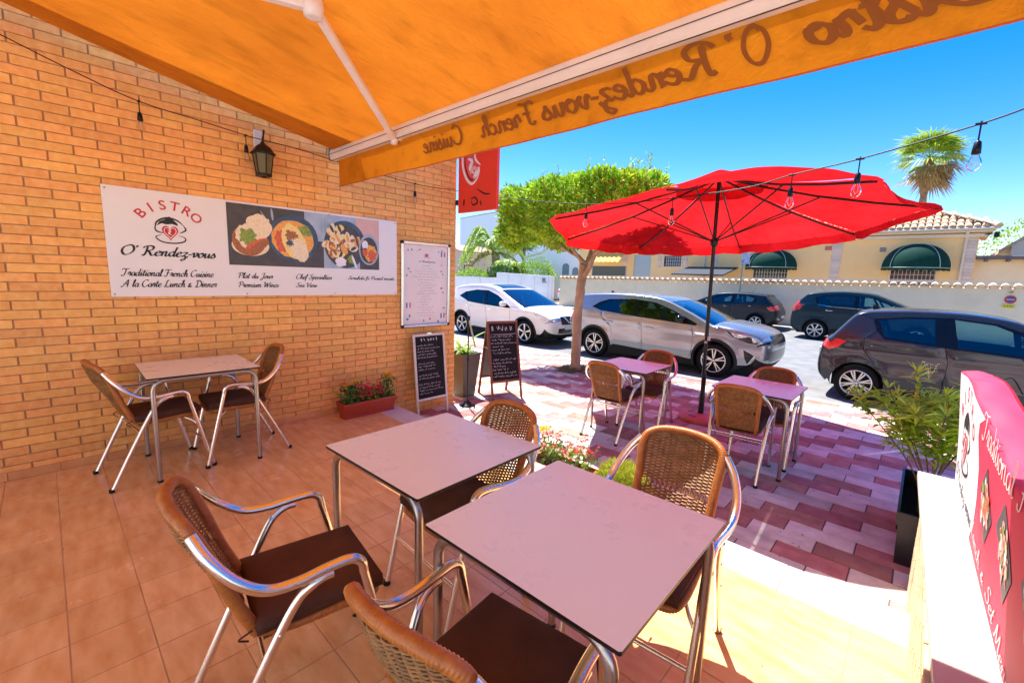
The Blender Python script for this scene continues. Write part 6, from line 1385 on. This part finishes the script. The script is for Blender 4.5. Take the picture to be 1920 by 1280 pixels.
# ------------------------------------------------------------------ left side of the street
M_grw = mat('grey_white_wall', (.80, .78, .77), .8, col2=(.86, .84, .83), vscale=1.2, bump=.06, grime=.12)
gw = thing('garden_wall', 'pale grey panelled garden wall behind the white car, stepping up to the right', 'wall', (0, 0, 0))
mb = MB(); mb.box(-60, -19.85, 24.2, 24.4, RDZ, 1.33); mb.build('low_section', M_grw, gw)
mb = MB(); mb.prism([(-19.85, RDZ), (-14.45, RDZ), (-14.45, 1.58), (-19.85, 1.74)], 24.0, 24.3, 'y')
mb.build('gate_section', M_grw, gw)
mb = MB()
for x in (-18.6, -17.3, -16.0, -14.75): mb.box(x, x+.02, 23.994, 23.999, RDZ+.05, 1.6)
mb.build('panel_joint', mat('joint_grey', (.38, .37, .37), .9), gw)
mb = MB(); mb.bbox(-15.3, -15.0, 23.97, 23.999, 1.2, 1.42, .004); mb.bbox(-15.3, -14.9, 23.97, 23.999, 1.1, 1.17, .004); mb.build('name_plate', mat('plate_grey', (.2, .2, .2), .5), gw)
al = thing('alley_wall', 'beige end wall at the back of the alley between the grey wall and the beige wall', 'wall', (0, 0, 0))
mb = MB(); mb.box(-15.5, -13.6, 40, 40.2, RDZ, 2.0); mb.build('render', M_stucco, al)
wh = thing('white_house', 'white house with two arched windows beyond the garden wall', 'house', (0, 30, 0))
M_wr = mat('white_render', (.78, .74, .66), .8)
mb = MB(); mb.prism([(-22.2, RDZ), (-22.2, 3.15), (-20.4, 3.5), (-18.8, 4.45), (-17.4, 4.15), (-15.6, 2.9), (-15.6, RDZ)], 0, 6, 'y'); mb.build('walls', mat('blue_white_render', (.86, .88, .92), .8, grime=.05), wh)
mb = MB(); mb.prism([(-22.4, 3.15), (-20.4, 3.52), (-18.8, 4.47), (-17.4, 4.17), (-15.5, 2.88), (-15.5, 3.0), (-17.3, 4.32), (-18.8, 4.62), (-20.5, 3.66), (-22.4, 3.29)], -.1, 6.1, 'y'); mb.build('roof_edge', M_wr, wh)
for cx, w, z0, z1 in ((-17.75, .27, 1.2, 2.62), (-16.75, .25, 1.2, 2.3)):
    pts = [(cx-w, z0), (cx+w, z0)]+[(cx+w*cos(g), z1-w+w*sin(g)+.0) for g in [pi*i/10 for i in range(11)]]
    mb = MB(); mb.prism([(cx+(p[0]-cx)*1.18, p[1]+.05*(p[1] > z0+.1)) for p in pts], -.04, -.002, 'y'); f_ = mb.build('window', mat('window_surround', (.12, .14, .18), .5), wh)
    mb = MB(); mb.prism(pts, -.045, -.041, 'y'); mb.build('pane', mat('bluish_pane', (.18, .28, .38), .1), f_)
bb = thing('apartment_block', 'very pale blue block rising behind the palms at the left', 'building', (0, 0, 0))
mb = MB(); V0 = [(-49.4, 9.9), (-44, 10.2), (-38, 10.4), (-33, 10.2)]; mb.prism([(-49.4, RDZ)]+V0+[(-33, RDZ)], 45, 55, 'y'); mb.build('walls', mat('pale_blue_wall', (.74, .84, .92), .8), bb)
mb = MB(); mb.prism([(a, b+.002) for a, b in V0]+[(a, b+.12) for a, b in V0[::-1]], 44.9, 55, 'y'); mb.build('parapet', mat('pale_blue_edge', (.34, .40, .46), .8), bb)
pb = thing('pink_house', 'small pinkish house just visible past the brick corner', 'house', (0, 0, 0))
mb = MB(); mb.prism([(-38, RDZ), (-38, 4.6), (-36.0, 4.7), (-33.6, 4.0), (-33.6, RDZ)], 32, 38, 'y'); mb.build('walls', mat('pink_render', (.66, .50, .42), .8), pb)
mb = MB(); mb.prism([(-38.3, 4.6), (-36, 4.72), (-33.4, 3.95), (-33.4, 4.06), (-36, 4.86), (-38.3, 4.74)], 31.7, 38.2, 'y'); mb.build('roof', mat('pink_roof', (.5, .3, .24), .8), pb)

# ------------------------------------------------------------------ palms and hedges
M_pl = leaf_mat('palm_leaf', (.20, .36, .03), (.50, .64, .07), .25, .3); M_dry = leaf_mat('dry_palm_leaf', (.30, .21, .09), (.46, .34, .16), .25, .3); M_pt = mat('palm_trunk', (.17, .11, .06), .9, col2=(.34, .24, .15), vscale=6, bump=.8, bscale=10); M_spk = leaf_mat('blue_spike_leaf', (.05, .16, .14), (.18, .34, .30), .2)
def fan(mb, p, d, r, m, n=18):
    d = d.normalized(); s = d.cross(Vector((0, 0, 1))); s = s.normalized() if s.length > .01 else Vector((1, 0, 0)); st = p+d*r*.5; mb.tube([p, st], .018, 4, m)
    for i in range(n):
        a = (i/(n-1)-.5)*2.5; q = (d*cos(a)+s*sin(a)).normalized(); l = r*U(.75, 1.0); e = st+q*l*.6; w = s*.045*cos(a)-d*.045*sin(a); tip = st+q*l-Vector((0, 0, l*U(.1, .35)))
        mb.add([st, e+w, e-w, tip], [(0, 1, 2), (1, 3, 2)], m)
pm = thing('fan_palm', 'tall fan palm with dry brown skirt rising behind the tiled roof', 'palm tree', (3.55, 34, RDZ))
mb = MB(); mb.tube([(0+U(-.02, .02), 0, z*.5) for z in range(0, 18)]+[(0, 0, 8.9)], [.15+.035*(i % 2)+(.05 if i > 14 else 0) for i in range(19)], 12); mb.build('trunk', M_pt, pm)
mb = MB()
for i in range(30): a = U(0, 6.28); el = U(-.35, .95); fan(mb, Vector((0, 0, 8.95+U(-.2, .2))), Vector((cos(a)*cos(el), sin(a)*cos(el), sin(el))), U(1.1, 1.6), 0)
for i in range(20): a = U(0, 6.28); el = U(-1.0, -.2); fan(mb, Vector((0, 0, 8.75+U(-.5, .2))), Vector((cos(a)*cos(el), sin(a)*cos(el), sin(el))), U(.9, 1.35), 1)
mb.build('crown', [M_pl, M_dry], pm)
def frond(mb, p, a, l, rise, m=0, n=22):
    pts = []
    for i in range(n): q = i/(n-1); pts.append(p+Vector((cos(a)*l*.75*q, sin(a)*l*.75*q, l*(rise*q-.95*rise*q*q*q-.35*q*q))))
    mb.tube(pts, [.03*(1-i/n)+.006 for i in range(n)], 4, m); s = Vector((-sin(a), cos(a), 0))
    for i in range(3, n-1):
        t_ = (pts[i+1]-pts[i]).normalized()
        for k in range(2):
            for sg_ in (1, -1): leaf(mb, pts[i].lerp(pts[i+1], k/2), t_*.8+s*sg_*.9+Vector((0, 0, U(-.7, -.1))), U(.4, .65)*sin(pi*(i+2)/(n+3))**.5, .11, m, .1, .3, (0, 0, 1))
for (x, y, h, l, lab, sd, nf) in ((-26.9, 30.5, 4.0, 4.9, 'larger feathery palm with drooping yellow-green fronds behind the garden wall', 5, 40), (-21.6, 27.2, 1.9, 2.5, 'smaller rounded palm behind the garden wall, left of the white house', 6, 34)):
    random.seed(sd); t = thing('feather_palm', lab, 'palm tree', (x, y, RDZ)); mb = MB(); mb.tube([(0, 0, 0), (.05, 0, h*.5), (0, 0, h+.2)], [.22, .18, .2], 10); mb.build('trunk', M_pt, t)
    mb = MB()
    for i in range(nf): frond(mb, Vector((0, 0, h+U(0, .2))), U(0, 6.28), l*U(.8, 1.05), U(.5, 1.5))
    for i in range(7): frond(mb, Vector((0, 0, h)), U(0, 6.28), l*.8, U(.0, .3), 1)
    mb.build('crown', [M_pl, M_dry], t)
t = thing('yucca', 'blue-green spiky yucca standing between the palms and the street tree', 'yucca', (-25.6, 33.5, RDZ)); mb = MB(); mb.tube([(0, 0, 0), (0, 0, 5.0)], .15, 8); mb.build('trunk', M_pt, t)
mb = MB()
for i in range(420):
    d = rdir(); d.z = abs(d.z)*1.2-.25; leaf(mb, Vector((0, 0, 5.0+U(-.6, .4))), d, U(1.2, 2.1), .05, 0, .1, .1)
mb.build('crown', M_spk, t)
M_hd = leaf_mat('hedge_leaf', (.12, .30, .02), (.42, .58, .05), .35, .3)
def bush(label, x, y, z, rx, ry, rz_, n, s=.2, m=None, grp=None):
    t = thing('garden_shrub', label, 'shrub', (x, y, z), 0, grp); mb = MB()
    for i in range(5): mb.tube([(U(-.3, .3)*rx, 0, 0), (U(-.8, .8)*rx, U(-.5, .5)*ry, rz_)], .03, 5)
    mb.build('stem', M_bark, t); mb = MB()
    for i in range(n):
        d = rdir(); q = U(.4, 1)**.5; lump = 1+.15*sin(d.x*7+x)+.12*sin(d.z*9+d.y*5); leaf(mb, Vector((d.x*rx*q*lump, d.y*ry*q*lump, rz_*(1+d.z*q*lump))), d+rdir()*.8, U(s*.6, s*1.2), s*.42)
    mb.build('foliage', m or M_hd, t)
random.seed(31)
bush('low bright hedge above the garden wall right beside the brick corner', -24.3, 25.6, .3, 2.6, .8, .85, 2600)
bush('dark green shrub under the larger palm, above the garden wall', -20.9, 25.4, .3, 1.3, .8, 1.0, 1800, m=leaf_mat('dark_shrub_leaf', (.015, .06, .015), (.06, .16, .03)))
bush('rounded bright green shrub in front of the white house', -19.2, 28.0, .2, 1.9, 1.0, 1.35, 2600)
bush('dark treetop just visible between the tiled roof and the white gable', 7.6, 36.0, 2.6, 2.2, 1.5, 1.3, 1500, .22)
bl_ = thing('garden_lamp', 'dark bracket lamp standing in front of the pale building among the palms', 'lamp', (-26.6, 26.5, 1.2))
mb = MB(); mb.tube(crv([(0, 0, -1.5), (0, 0, .95), (.15, 0, 1.1), (1.1, 0, 1.12)], 5), .045, 6); mb.build('bracket', CG['black'], bl_)

# unseen white wall added behind the terrace to bounce neutral light under the awning
nb = thing('bounce_wall', 'unseen white wall with windows, added behind the terrace to bounce light', 'building', (0, 0, 0))
mb = MB(); mb.box(-6, 16, -5.8, -5.4, -.3, 5.5); mb.build('walls', mat('bright_render', (.84, .80, .73), .85, grime=.04), nb)
for k in range(5):
    mb = MB(); x = -3.6+k*3.6; mb.bbox(x-.06, x+1.26, -5.4, -5.36, .9, 2.36, .01); w_ = mb.build('window', M_cream, nb); mb = MB(); mb.box(x, x+1.2, -5.359, -5.355, .96, 2.3); mb.build('pane', M_win, w_)
